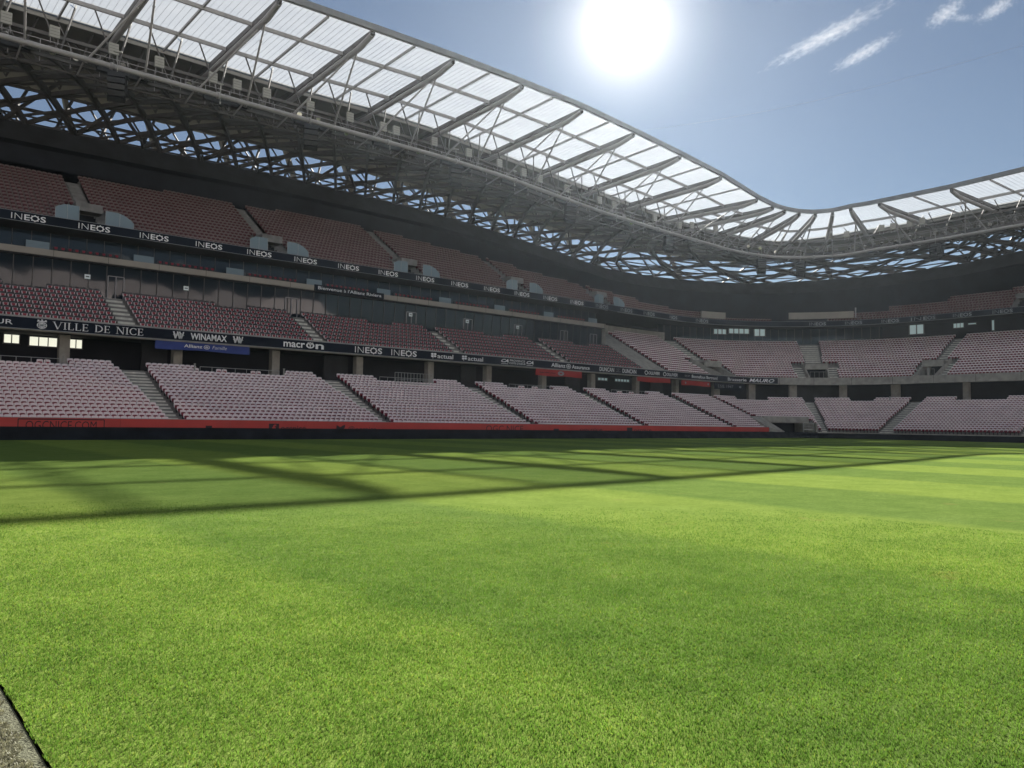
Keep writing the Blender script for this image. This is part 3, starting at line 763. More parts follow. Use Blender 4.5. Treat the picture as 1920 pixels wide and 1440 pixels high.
# catwalk
mb = MB(); OC = 16.4
def cz(u): return tubz(u)+.55 if u < 105 else tubz(u)+1.2
pts = [(u, cz(u)) for u in Ufine]
for (ua, za), (ub, zb) in zip(pts[:-1], pts[1:]):
    for oo, dz, w, h in ((OC, 0, 1.1, .12), (OC-.6, .55, .05, .05), (OC-.6, 1.1, .06, .06), (OC+.6, 1.1, .06, .06), (OC-.7, -.35, .22, .3), (OC+.9, 2.3, .35, .3), (OC+.2, -1.0, .14, .14)):
        mb.bar(P(ua, oo, za+dz), P(ub, oo, zb+dz), w, h, DSTEEL if dz != 1.1 else STEEL)
u = -12.
while u < 172:
    z = cz(u); mb.bar(P(u, OC-.6, z-.9), P(u, OC-.6, z+1.1), .06, .06, STEEL, up=(1, 0, 0)); mb.bar(P(u, OC+.6, z), P(u, OC+.6, z+1.1), .05, .05, DSTEEL, up=(1, 0, 0))
    mb.bar(P(u, OC+.2, z-1.), P(u+1.2, OC+.2, z), .07, .07, DSTEEL); mb.bar(P(u+1.2, OC+.2, z), P(u+2.4, OC+.2, z-1), .07, .07, DSTEEL)
    u += 2.42
for uu in [10.53-4.83*3+4.83*k for k in range(36)]:
    mb.bar(P(uu, OT, tubz(uu)), P(uu, OC+.2, cz(uu)-1.), .12, .12, STEEL, up=(1, 0, 0))
rp(mb, 'catwalk')
# black cable trays hung beside the catwalk
for k in range(16):
    u = 7.+9.7*k; mb = MB(); mb.bar(P(u, OC-1.0, cz(u)-.3), P(u+4.4, OC-1.0, cz(u+4.4)-.3), .5, .45, BLACK); rp(mb, 'cable_tray')

# floodlights, junction boxes, loudspeakers
def proto_things():
    fl = thing('floodlight', 'x', 'floodlight')
    mb = MB(); mb.tube([(0, -.05, 0), (0, -.30, -.16)], [.17, .30], STEEL, n=12); mb.tube([(0, .18, .14), (0, -.05, 0)], [.10, .17], DSTEEL, n=12); mb.build('housing', fl)
    mb = MB(); mb.tube([(0, -.30, -.16), (0, -.315, -.168)], [.27, .27], CHROME, n=12); mb.build('lens', fl)
    mb = MB(); mb.bar((-.33, 0, 0), (-.33, 0, .42), .05, .03, STEEL, up=(0, 1, 0)); mb.bar((.33, 0, 0), (.33, 0, .42), .05, .03, STEEL, up=(0, 1, 0)); mb.bar((-.33, 0, .42), (.33, 0, .42), .05, .03, STEEL); mb.build('bracket', fl)
    return fl
def dup(root, loc, rot, label):
    r = root.copy(); COL.objects.link(r); r.location = loc; r.rotation_euler = rot; r['label'] = label
    for ch in root.children:
        c = ch.copy(); c.parent = r; COL.objects.link(c)
    return r
fl = proto_things(); first = True; uu = 7.5; k = 0; r3 = random.Random(5)
while uu < 158:
    t, nn = frame(uu); k += 1; du = uu+r3.uniform(-.25, .25)
    loc = P(du, OC-.75, cz(du)+r3.choice([.15, .25, .7])); rot = (r3.uniform(-.25, .35), 0, math.atan2(t[1], t[0])+r3.uniform(-.6, .6))
    lab = 'small round stadium floodlight on the catwalk rail, %s from the left' % ordn(k)
    if first: fl.location = loc; fl.rotation_euler = rot; fl['label'] = lab; first = False
    else: dup(fl, loc, rot, lab)
    uu += 1.95 if uu < 100 else 1.7
for o in list(COL.objects):
    if o.name.startswith('floodlight') and o.type == 'EMPTY': o['group'] = 'floodlights along the catwalk under the roof'
boxu = [9.6, 13.3, 18.2, 22.3, 27.5, 30.0, 33.2, 38.2, 43.1, 47.5, 49.3, 54.8, 60.2, 65.3, 69.6, 72.6, 77.8, 84.6, 87.8, 97.4, 103.7, 107., 112., 126.2, 128., 131.7, 132.9, 134.7, 136.7]
jb = None
for k, u in enumerate(boxu):
    t, nn = frame(u)
    loc = P(u, OC-.4, cz(u)+1.45+(.2 if u < 110 else .9)); rot = (0, 0, math.atan2(t[1], t[0]))
    lab = 'pale square junction box above the catwalk, %s from the left' % ordn(k+1)
    if jb is None:
        jb = thing('junction_box', lab, 'box', 'pale boxes above the catwalk'); jb.location = loc; jb.rotation_euler = rot
        mb = MB(); mb.box((0, 0, .5), (.42, 0, 0), (0, .15, 0), (0, 0, .52), PBOX); mb.build('cabinet', jb)
        mb = MB()
        for z in (.22, .5, .78): mb.box((0, -.155, z), (.40, 0, 0), (0, .004, 0), (0, 0, .012), DSTEEL)
        mb.build('vent', jb)
        mb = MB(); mb.bar((-.3, 0, -.6), (-.3, 0, 0), .05, .05, STEEL, up=(0, 1, 0)); mb.bar((.3, 0, -.6), (.3, 0, 0), .05, .05, STEEL, up=(0, 1, 0)); mb.build('bracket', jb)
    else: dup(jb, loc, rot, lab)
spk = None
for k, u in enumerate([-1.0, 17.8, 36.7, 55.7, 75.2, 96.6, 117.0, 122.4, 140., 158.]):
    t, nn = frame(u)
    loc = P(u, 12.6, tubz(u)-.1); rot = (0, 0, math.atan2(t[1], t[0])-.35)
    lab = 'black curved loudspeaker stack hanging under the roof tube, %s from the left' % ordn(max(k, 1)) if k else 'black loudspeaker stack beyond the left edge of the roof'
    if k == 0: continue
    if spk is None:
        spk = thing('loudspeaker_stack', lab, 'loudspeaker', 'loudspeaker stacks under the roof'); spk.location = loc; spk.rotation_euler = rot
        for i in range(5):
            a = -.12+i*.2; y = -.05-.12*i+.05*i*i; z = -1.1-.48*i
            mb = MB(); ca, sa = math.cos(a), math.sin(a)
            mb.box((0, y*.6, z), (.72, 0, 0), (0, .45*ca, .45*sa), (0, -.22*sa, .22*ca), BLACK)
            mb.box((0, y*.6-.46*ca, z-.46*sa), (.66, 0, 0), (0, .01, 0), (0, -.19*sa, .19*ca), BLACK); mb.build('speaker_box', spk)
        mb = MB(); mb.box((.15, .15, -1.0), (.78, 0, 0), (0, .6, 0), (0, 0, .06), BLACK); mb.box((.2, .75, -1.6), (.55, 0, 0), (0, .2, 0), (0, 0, .9), BLACK); mb.build('frame', spk)
        mb = MB(); mb.tube([(0, 0, -.9), (0, 0, 1.2)], .035, PBOX, n=6); mb.bar((-.5, 0, -.86), (.5, 0, -.86), .06, .08, PBOX); mb.bar((-.35, 0, 1.2), (.35, 0, 1.2), .2, .12, PBOX); mb.build('hanger', spk)
    else: dup(spk, loc, rot, lab)
ant = None
for k, u in enumerate([27.2, 46.6, 65.4, 85.]):
    lab = 'thin white hanging rod beside the roof tube, %s from the left' % ordn(k+1)
    if ant is None:
        ant = thing('hanging_antenna', lab, 'antenna', 'white rods hanging beside the roof tube'); ant.location = P(u, 12.9, tubz(u))
        mb = MB(); mb.tube([(0, 0, -.9), (0, 0, .9)], .03, PBOX, n=6); mb.build('rod', ant)
        mb = MB(); mb.tube([(0, 0, -1.05), (0, 0, -.9)], .09, PBOX, n=8); mb.build('tip', ant)
        mb = MB(); mb.box((0, 0, .95), (.28, 0, 0), (0, .06, 0), (0, 0, .07), PBOX); mb.build('bracket', ant)
    else: dup(ant, P(u, 12.9, tubz(u)), (0, 0, 0), lab)

# ------------------------------------------------------------------ lettering
TXT = {}
def textgeo(s, bold=0., shear=0.):
    key = (s, bold, shear)
    if key in TXT: return TXT[key]
    c = bpy.data.curves.new('t', 'FONT'); c.body = s; c.size = 1; c.offset = bold; c.shear = shear; c.resolution_u = 3
    o = bpy.data.objects.new('t', c); COL.objects.link(o); dg = bpy.context.evaluated_depsgraph_get(); dg.update()
    me = bpy.data.meshes.new_from_object(o.evaluated_get(dg)); vs = [(v.co.x, v.co.y) for v in me.vertices]; fs = [tuple(p.vertices) for p in me.polygons]
    bpy.data.objects.remove(o); bpy.data.meshes.remove(me); bpy.data.curves.remove(c)
    xs = [v[0] for v in vs]; ys = [v[1] for v in vs]; x0, x1, y0, y1 = min(xs), max(xs), min(ys), max(ys)
    vs = [((x-x0)/(x1-x0), (y-y0)/(y1-y0)) for x, y in vs]; TXT[key] = (vs, fs); return TXT[key]
def place2d(geo, u0, u1, z0, z1, o, m, parent, name='lettering', label=None, mb=None):
    vs, fs = geo; own = mb is None; mb = mb or MB()
    W = [P(u0+(u1-u0)*x, o, z0+(z1-z0)*y) for x, y in vs]; n = len(W)
    mb.add(W, [f[::-1] for f in fs], m)
    if own:
        ob = mb.build(name, parent)
        if label: ob['label'] = label
        return ob
def strokes(segs, asp=1.):
    """segs (x0,y0,x1,y1,w) in unit square, widths relative"""
    vs, fs = [], []
    for x0, y0, x1, y1, w in segs:
        dx, dy = (x1-x0)*asp, y1-y0; L = math.hypot(dx, dy) or 1; nx, ny = -dy/L*w/2/asp, dx/L*w/2; b = len(vs)
        vs += [(x0-nx, y0-ny), (x1-nx, y1-ny), (x1+nx, y1+ny), (x0+nx, y0+ny)]; fs.append((b, b+1, b+2, b+3))
    return vs, fs
def arcsegs(cx, cy, rx, ry, a0, a1, w, n=10, thin=None):
    r = []
    for i in range(n):
        a, b = R_(a0+(a1-a0)*i/n), R_(a0+(a1-a0)*(i+1)/n); ww = w if thin is None else thin+(w-thin)*abs(math.cos((a+b)/2))
        r.append((cx+rx*math.cos(a), cy+ry*math.sin(a), cx+rx*math.cos(b), cy+ry*math.sin(b), ww))
    return r
def serif_word(word, T=.14, t=.055, s=.05):
    wid = {'V': .95, 'I': .42, 'L': .70, 'E': .72, 'D': .95, 'N': .98, 'C': .85, ' ': .5}; tot = sum(wid[c] for c in word); x = 0; S = []
    for c in word:
        w = wid[c]; X = lambda q: (x+q*w)/tot; sg = []
        def ser(q, y, h=.13): sg.append((q-h/w, y, q+h/w, y, s))
        if c == 'V': sg += [(.12, 1, .5, 0, T), (.5, 0, .86, 1, t)]; ser(.12, .98); ser(.86, .98)
        if c == 'I': sg += [(.5, 0, .5, 1, T)]; ser(.5, .98, .16); ser(.5, .02, .16)
        if c == 'L': sg += [(.25, 0, .25, 1, T), (.25, .03, .85, .03, t), (.85, 0, .88, .25, t)]; ser(.25, .98, .16)
        if c == 'E': sg += [(.25, 0, .25, 1, T), (.25, .03, .85, .03, t), (.25, .5, .7, .5, t), (.25, .97, .82, .97, t), (.84, 0, .87, .22, t), (.8, .78, .82, 1, t), (.7, .4, .7, .6, t)]; ser(.2, .98, .1); ser(.2, .02, .1)
        if c == 'N': sg += [(.18, 0, .18, 1, t), (.18, 1, .82, 0, T), (.82, 0, .82, 1, t)]; ser(.18, .98); ser(.18, .02); ser(.82, .98)
        if c == 'D': sg += [(.22, 0, .22, 1, T)]+arcsegs(.30, .5, .56, .47, -90, 90, T, 12, t)+[(.22, .03, .32, .03, t), (.22, .97, .32, .97, t)]; ser(.2, .98, .1); ser(.2, .02, .1)
        if c == 'C': sg += arcsegs(.55, .5, .43, .47, 50, 310, T, 14, t)+[(.84, .72, .86, .97, t), (.84, .05, .86, .26, t)]
        S += [(X(a), b, X(p), q, ww) for a, b, p, q, ww in sg]; x += w
    return S
def disc(cx, cy, rx, ry, n=14, r0=0.):
    vs, fs = [], []
    for i in range(n):
        a = 2*math.pi*i/n; vs += [(cx+rx*math.cos(a), cy+ry*math.sin(a)), (cx+rx*r0*math.cos(a), cy+ry*r0*math.sin(a))]
    for i in range(n): j = (i+1) % n; fs.append((2*i, 2*j, 2*j+1, 2*i+1))
    return vs, fs
def merge(*gs):
    V, Fc = [], []
    for vs, fs in gs: b = len(V); V += vs; Fc += [tuple(b+i for i in f) for f in fs]
    return V, Fc
def ineos(u0, u1, z0, z1, o, m, parent, name='lettering'):
    mb = MB(); w = u1-u0
    place2d(textgeo('I', -.012), u0, u0+.03*w, z0, z1, o, m, None, mb=mb)
    place2d(textgeo('N', -.018), u0+.10*w, u0+.31*w, z0, z1, o, m, None, mb=mb)
    place2d(textgeo('E', .02), u0+.37*w, u0+.53*w, z0, z1, o, m, None, mb=mb)
    place2d(disc(.5, .5, .5, .5, 16, .68), u0+.56*w, u0+.80*w, z0, z1, o, m, None, mb=mb)
    sp = [(.5+.46*math.cos(a), .5+.46*math.sin(a), .5+.60*math.cos(a), .5+.60*math.sin(a), .14) for a in [i*math.pi/4 for i in range(8)]]
    place2d(strokes(sp), u0+.56*w, u0+.80*w, z0, z1, o, m, None, mb=mb)
    place2d(textgeo('S', .02), u0+.84*w, u0+1.*w, z0, z1, o, m, None, mb=mb)
    return mb.build(name, parent)
def allianz_logo(u0, u1, z0, z1, o, m, parent):
    g = merge(disc(.5, .5, .5, .5, 20, .82), strokes([(.5, .25, .5, .78, .10), (.33, .25, .33, .68, .10), (.67, .25, .67, .68, .10)])); return place2d(g, u0, u1, z0, z1, o, m, parent, 'logo')

# lower ribbon board
RB = thing('ribbon_board', 'long black sponsor ribbon board with white names along the front of the middle tier', 'advertising board')
mb = MB(); sweep(mb, [(12.52, 8.98), (12.3, 8.98), (12.3, 9.90), (12.52, 9.90)], U0, 119.2, NAVY, ends=True); mb.build('panel', RB)
mb = MB(); sweep(mb, [(12.28, 9.90), (12.28, 9.95), (12.5, 9.95)], U0, 119.2, LETD); sweep(mb, [(12.28, 8.93), (12.28, 8.98), (12.4, 8.98)], U0, 119.2, LETD); mb.build('trim', RB)
oR = 12.285; zc = 9.44
def word(s, u0, u1, h=.42, dz=0., bold=.006, m=LET, o=oR, parent=RB, z=zc, shear=0.): return place2d(textgeo(s, bold, shear), u0, u1, z+dz-h/2, z+dz+h/2, o, m, parent)
word("D'AZUR", 7.3, 10.6, .42)
crest = merge(disc(.5, .42, .42, .40, 16, .80), disc(.5, .42, .26, .30, 10, .2), strokes([(.1, .88, .9, .88, .12), (.2, .95, .2, 1.05, .14), (.5, .95, .5, 1.1, .14), (.8, .95, .8, 1.05, .14), (.15, .42, .85, .42, .08), (.25, .15, .75, .7, .07), (.75, .15, .25, .7, .07)]))
place2d(crest, 12.25, 13.15, zc-.40, zc+.32, oR, LET, RB, 'emblem')
place2d(strokes(serif_word('VILLE DE NICE'), asp=10.), 13.5, 20.8, zc-.32, zc+.30, oR, LET, RB)
wl = merge(strokes([(0, 1, .2, 0, .16), (.2, 0, .38, .8, .12), (.38, 1, .62, 0, .16), (.62, 0, .75, .8, .12), (.6, 1, .8, 0, .14), (.8, 0, 1, 1, .12), (.0, .62, 1, .62, .05), (-.05, .5, 1.05, .5, .09)]))
place2d(wl, 23.4, 24.3, zc-.33, zc+.33, oR, LET, RB, 'logo'); word('WINAMAX', 24.95, 28.4, .62, 0, .025); place2d(wl, 29.05, 29.95, zc-.33, zc+.33, oR, LET, RB, 'logo')
word('macr', 34.2, 36.55, .52, -.04, .02); place2d(merge(disc(.5, .5, .5, .5, 16, .62), strokes([(.2, 1.0, .5, .55, .14), (.8, 1.0, .5, .55, .14), (.5, .55, .5, .1, .14)]), disc(.5, .95, .12, .12, 8)), 36.68, 37.62, zc-.29, zc+.32, oR, LET, RB, 'logo'); word('n', 37.75, 38.7, .52, -.04, .02)
ineos(42.4, 45.8, zc-.33, zc+.33, oR, LET, RB); ineos(47.0, 50.4, zc-.33, zc+.33, oR, LET, RB)
def clover(u0): 
    g = merge(disc(.27, .78, .23, .19, 10), disc(.74, .80, .23, .19, 10), disc(.26, .38, .22, .18, 10), disc(.73, .40, .22, .18, 10), strokes([(.5, .6, .36, -.02, .07)])); place2d(g, u0, u0+.85, zc-.32, zc+.32, oR, LET, RB, 'logo')
clover(52.35); word('actual', 53.3, 55.6, .52, 0, .01); clover(56.85); word('actual', 57.8, 60.15, .52, 0, .01)
for a in (63.05, 67.3): word('CA', a, a+1.2, .42, .08, .03, shear=.4); place2d(strokes([(0, .5, 1, .5, 1.)]), a, a+1.15, zc-.32, zc-.27, oR, LET, RB, 'logo')
word('PROVENCE', 64.5, 67.05, .24, .17, .005, LET); word("COTE D'AZUR", 64.4, 67.15, .24, -.17, .005, LET)
word('Allianz', 71.7, 74.3, .52, .03, .014); allianz_logo(74.45, 75.35, zc-.32, zc+.32, oR, LET, RB); word('Assurance', 75.55, 79.0, .50, 0, .012)
word('DUNCAN', 81.0, 84.0, .58); word('DUNCAN', 85.8, 88.8, .58); word('NICE', 84.5, 85.3, .12, .18, 0, LETD); word('&', 84.8, 85.0, .12, 0, 0, LETD); word('MONACO', 84.4, 85.4, .12, -.18, 0, LETD)
for a, b in ((90.7, 94.2), (95.0, 98.5)): place2d(disc(.5, .5, .5, .5, 14, .72), a, a+.75, zc-.32, zc+.32, oR, LET, RB, 'logo'); word('OLLIVIER', a+.85, b, .46, 0, .01, shear=.15)
word('SCP', 100.3, 101.6, .24, 0, .005, LETD); word('Bonnefous Bertrand', 102.1, 108.9, .48, 0, .01)
word('Brasserie', 111.2, 114.5, .50, 0, .012); word('MAURO', 114.95, 118.7, .60, 0, .02, shear=.3)
# upper ribbon
RU = thing('ribbon_board', 'upper black ribbon board repeating one white five-letter name below the upper tier', 'advertising board')
mb = MB(); sweep(mb, [(22.05, 20.0), (21.9, 20.0), (21.9, 20.86), (22.05, 20.86)], U0, U1, NAVY, ends=True); mb.build('panel', RU)
mb = MB(); sweep(mb, [(21.88, 20.86), (21.88, 20.90), (22.05, 20.90)], U0, U1, LETD); sweep(mb, [(21.88, 19.96), (21.88, 20.0), (22.0, 20.0)], U0, U1, LETD); mb.build('trim', RU)
iu = [7.2+5.63*k for k in range(16)]+[97.5, 103.2, 109.4, 113.4, 125.2, 128.4, 131.6, 134.8, 140.4, 146.3, 152.3]
for u in iu: ineos(u-1.42 if u < 108 or u > 134 else u-.75, u+1.42 if u < 108 or u > 134 else u+.75, 20.13, 20.68, 21.885, LET if u < 90 else LETD, RU)

# red pitch-side boards, split at their joints, and the cloth in front of them
cuts = [U0, 16.0, 24.3, 31.0, 41.3, 59.9, 69.0, 80.0, 104.0]
names = ['left edge', 'nearest lower stairway', '', '', '', '', '', '']
labs = ['red pitch-side board reading OGCNICE.COM in a frame', 'plain red pitch-side board in front of the nearest lower stairway', 'red pitch-side board with a square f mark and ogcnice', 'red pitch-side board with a bird mark and @ogcnice', 'red pitch-side board reading OGC NICE in tall letters', 'red pitch-side board with a darker panel and small faint word', 'red pitch-side board with a small black square mark and faint word', 'longest plain red pitch-side board ending at the tunnel ramp']
for k in range(8):
    t = thing('pitchside_board', labs[k], 'advertising board', 'red boards along the pitch')
    a, b = cuts[k], cuts[k+1]-.02; mb = MB(); sbox(mb, a, b, -.12, -.02, .2, 1.56, REDB); mb.build('panel', t)
    mb = MB(); sbox(mb, a, b, -.125, -.0, 1.563, 1.60, LETD); mb.build('trim', t)
    o = -.128
    if k == 0:
        place2d(textgeo('OGCNICE.COM', .0), 9.9, 14.4, .74, 1.34, o, REDT, t)
        fr = strokes([(0, 0, 0, 1, .07), (0, 1, 1, 1, .07), (1, 1, 1, 0, .07)], asp=6); place2d(fr, 9.45, 14.9, .3, 1.46, o, REDT, t, 'frame')
    if k == 2:
        place2d(strokes([(0, .5, 1, .5, 1)]), 27.55, 28.45, .55, 1.32, o, REDT, t, 'logo'); place2d(textgeo('f', .03), 27.85, 28.2, .6, 1.25, o-.004, REDB, t, 'logo'); place2d(textgeo('ogcnice', .01), 28.6, 31.0-.1, .60, 1.16, o, REDT, t)
    if k == 3:
        place2d(([(0, .3), (.5, .0), (.95, .5), (1, 1), (.7, .85), (.45, .6), (.05, .95)], [(0, 1, 2, 3, 4, 5, 6)]), 33.8, 34.7, .7, 1.3, o, REDT, t, 'logo'); place2d(textgeo('@ogcnice', .01), 35.0, 37.9, .60, 1.16, o, REDT, t)
    if k == 4: place2d(textgeo('OGC NICE', .0), 50.9, 56.0, .72, 1.38, o, REDT, t)
    if k == 5: place2d(strokes([(0, .5, 1, .5, 1)]), 60.5, 61.3, .8, 1.1, o, REDT, t, 'logo'); place2d(textgeo('ogcnice', .01), 64.6, 68.4, .78, 1.2, o, REDT, t)
    if k == 6: place2d(strokes([(0, .5, 1, .5, 1)]), 72.7, 73.7, .62, 1.3, o, REDT, t, 'logo'); place2d(textgeo('ogcnice', .01), 74.0, 77.3, .78, 1.18, o, REDT, t)
    if k == 1: place2d(strokes([(0, .5, 1, .5, 1)]), 22.3, 22.8, .85, 1.1, o, REDT, t, 'logo')
mb = MB(); U = np.arange(U0, 120.6, .22); nz = 7; vs = []; rr = np.random.default_rng(11)
ph = rr.uniform(0, 6.28, 6)
def fold(u, v):
    f = .05*math.sin(u*1.1+ph[0]+2.2*v)+.035*math.sin(u*2.9+ph[1]-3*v)+.025*math.sin(u*6.1+ph[2]+4*v)+.04*math.sin(u*.37+ph[3]+5*v)
    return f*(.25+v)
for u in U:
    top = .93 if u < 105 else .90
    for j in range(nz+1):
        v = 1-j/nz; uu = u+.0; vs.append(P(u, -.42-.30*v*v+fold(uu, v), top*(1-v)+.005))
mb.add(vs, [(i*(nz+1)+j, (i+1)*(nz+1)+j, (i+1)*(nz+1)+j+1, i*(nz+1)+j+1) for i in range(len(U)-1) for j in range(nz)], CLOTH)
o = mb.build('pitchside_cloth', smooth=True); tag(o, 'long dark navy cloth draped along the foot of the red boards', 'cloth')

# hanging banners
def banner(name, lab, u0, u1, z0, z1, m, items, grp=None):
    t = thing(name, lab, 'banner', grp); mb = MB(); n = 24; vs = []
    for i in range(n+1):
        u = u0+(u1-u0)*i/n
        for j in range(5): vs.append(P(u, 12.6+.05*math.sin(u*1.7+j*.8)*(j/4)+.0, z1-(z1-z0)*j/4-.04*math.sin(u*.9)*(j/4)))
    mb.add(vs, [(i*5+j, i*5+j+1, i*5+6+j, i*5+5+j) for i in range(n) for j in range(4)], m); mb.build('fabric', t, smooth=True)
    mb = MB(); prevp = None
    for i in range(9):
        p = P(u0+(u1-u0)*i/8, 12.6, z1+.03)
        if prevp is not None: mb.tube([prevp, p], .025, DSTEEL, n=6)
        prevp = p
    mb.build('rod', t)
    for f in items: f(t)
    return t
oB = 12.50
banner('hanging_banner', 'royal blue banner reading Allianz Famille below the ribbon board', 21.9, 30.8, 8.10, 8.88, BLUE,
       [lambda t: place2d(textgeo('Allianz', .012), 24.45, 26.15, 8.36, 8.66, oB, LET, t), lambda t: allianz_logo(26.28, 26.85, 8.30, 8.70, oB, LET, t), lambda t: place2d(textgeo('Famille', -.01, .25), 27.1, 28.5, 8.36, 8.68, oB, LET, t)])
banner('hanging_banner', 'red banner with a round pale crest below the Assurance name', 69.2, 77.8, 8.0, 8.85, REDBN,
       [lambda t: place2d(disc(.5, .5, .5, .5, 14, .35), 73.1, 74.3, 8.12, 8.72, oB, LETD, t, 'emblem'), lambda t: place2d(textgeo('SECTEUR', .0), 70, 72.6, 8.25, 8.55, oB, REDT, t), lambda t: place2d(textgeo('NICE', .0), 75.4, 77, 8.25, 8.55, oB, REDT, t)][:1]+[lambda t: place2d(strokes([(0, .5, .3, .5, .25), (.35, .5, .62, .5, .25), (.67, .5, 1, .5, .25)], 8), 69.8, 72.7, 8.2, 8.6, oB, REDT, t, 'faint_lettering')], 'red banners under the ribbon board')
banner('hanging_banner', 'plain red banner below the two OLLIVIER names', 89.4, 97.1, 8.1, 8.8, REDBN, [], 'red banners under the ribbon board')
banner('hanging_banner', 'red banner with a small pale mark at each end, below Bonnefous Bertrand', 99.9, 107.4, 8.0, 8.75, REDBN,
       [lambda t: place2d(disc(.5, .5, .5, .5, 10), 100.6, 101.0, 8.2, 8.55, oB, LETD, t, 'emblem'), lambda t: place2d(disc(.5, .5, .5, .5, 10), 106.5, 106.9, 8.2, 8.55, oB, LETD, t, 'emblem')], 'red banners under the ribbon board')
banner('hanging_banner', 'black banner reading E.S.E. 1947 below the Brasserie name', 108.4, 114.3, 7.7, 8.75, NAVY,
       [lambda t: place2d(textgeo('E.S.E. 1947', -.0), 109.4, 112.4, 8.0, 8.45, oB, LETD, t), lambda t: place2d(disc(.5, .5, .5, .5, 8), 113.4, 113.8, 8.05, 8.4, oB, LETD, t, 'emblem')])
# welcome sign on the balcony beam
t = thing('welcome_sign', "long dark sign reading Bienvenue à l'Allianz Riviera on the balcony beam", 'sign')
mb = MB(); sbox(mb, 42.35, 51.8, 22.1, 22.33, 17.08, 17.80, NAVY); mb.build('panel', t)
place2d(textgeo("Bienvenue à l'Allianz Riviera", .006), 42.75, 51.4, 17.27, 17.66, 22.09, LET, t)
# door signs
for k, (u, w) in enumerate([(18.24, 'left of the first middle stairway'), (27.8, 'between the first two middle stairways'), (56.4, 'left of the third middle stairway'), (65.7, 'midway between the third and fourth middle stairways'), (74.9, 'left of the fourth middle stairway')]):
    t = thing('door_sign', 'small white door sign '+w, 'sign', 'small white signs on the glass front')
    mb = MB(); mb.box(P(u, 22.98, 15.65), (.26, 0, 0), (0, .03, 0), (0, 0, .22), SIGNL); mb.build('face', t)
    mb = MB(); mb.box(P(u, 22.945, 15.65), (.16, 0, 0), (0, .003, 0), (0, 0, .05), NAVY); mb.build('pictogram', t)
# balcony seats
bs = None
for k in range(8):
    for j in range(10):
        u = 15.45+9.72*k+j*.61
        lab = 'dark balcony seat, %s from the left in the %s balcony bay' % (ordn(j+1), ordn(k+1))
        loc = P(u, 23.5, 17.3)
        if bs is None:
            bs = thing('balcony_seat', lab, 'seat', 'dark seats on the balcony of the boxes'); bs.location = loc
            part_obj('backrest', (lambda g: ([(x, y, z+.18) for x, y, z in g[0]], g[1]))(H_back), CHAR, bs); part_obj('cushion', (lambda g: ([(x, y, z+.3) for x, y, z in g[0]], g[1]))(H_ctr), RED, bs)
        else: dup(bs, loc, (0, 0, 0), lab)
# railings with platform seats at the top of the lower tier
def railing(u0, u1, o, z, lab, n, bars=1, h=.95):
    t = thing('railing', lab, 'railing', 'railings of the platforms above the lower tier')
    mb = MB()
    for k in range(bars): mb.tube([P(u0, o, z+h*(1-k*.5)), P(u1, o, z+h*(1-k*.5))], .03, RAILM, n=6)
    mb.build('handrail', t)
    for j in range(n+1):
        u = u0+(u1-u0)*j/n; mb = MB(); mb.tube([P(u, o, z), P(u, o, z+h)], .025, RAILM, n=6); mb.build('post', t)
ot = LO['o']+16*.68+.1; zt = LO['z']+16*LO['r']
for a, b, w in ((5.5, 14.0, 'left of the nearest lower stairway'), (25.6, 33.4, 'right of the nearest lower stairway'), (45.0, 52.0, 'right of the second lower stairway'), (63.6, 70.8, 'right of the third lower stairway'), (82.4, 90.0, 'right of the fourth lower stairway')):
    railing(a, b, ot, zt, 'thin grey railing above the lower tier, '+w, 8 if w[0] == 'l' else 7)
pseat = None
for k, (u, w) in enumerate([(9.1, 'left of the nearest lower stairway, first'), (12.9, 'left of the nearest lower stairway, second'), (27.9, 'right of the nearest lower stairway, first'), (31.3, 'right of the nearest lower stairway, second'), (66.3, 'right of the third lower stairway, first'), (68.6, 'right of the third lower stairway, second'), (85.0, 'right of the fourth lower stairway, first'), (87.5, 'right of the fourth lower stairway, second')]):
    lab = 'pair of platform seats '+w
    if pseat is None:
        pseat = thing('double_seat', lab, 'seat', 'pairs of seats on the platforms'); pseat.location = P(u, ot+.7, zt+.05)
        for dx in (-.27, .27):
            sh = lambda g, dx=dx: ([(x+dx, y, z) for x, y, z in g[0]], g[1])
            part_obj('backrest', sh(G_back), WHITE, pseat); part_obj('pad', sh(G_notch), RED, pseat); part_obj('leg', sh(G_leg), BLACK, pseat)
    else: dup(pseat, P(u, ot+.7, zt+.05), (0, 0, 0), lab)
for u, w in ((14.25, 'nearest the left edge'), (25.1, 'right of the nearest stairway'), (33.9, 'under the ribbon board name in rounded letters'), (59.6, 'right of the third lower stairway'), (133.5, 'on the end stand')):
    o = MB(); o.bar(P(u, ot, zt-.1), P(u, ot, zt+1.15), .16, .10, PBOX, up=(1, 0, 0)); o.bar(P(u, ot-.02, zt+1.15), P(u, ot-.02, zt+1.22), .2, .14, PBOX, up=(1, 0, 0)); b = o.build('marker_post'); tag(b, 'white marker post above the lower tier, '+w, 'post', 'white posts above the lower tier')
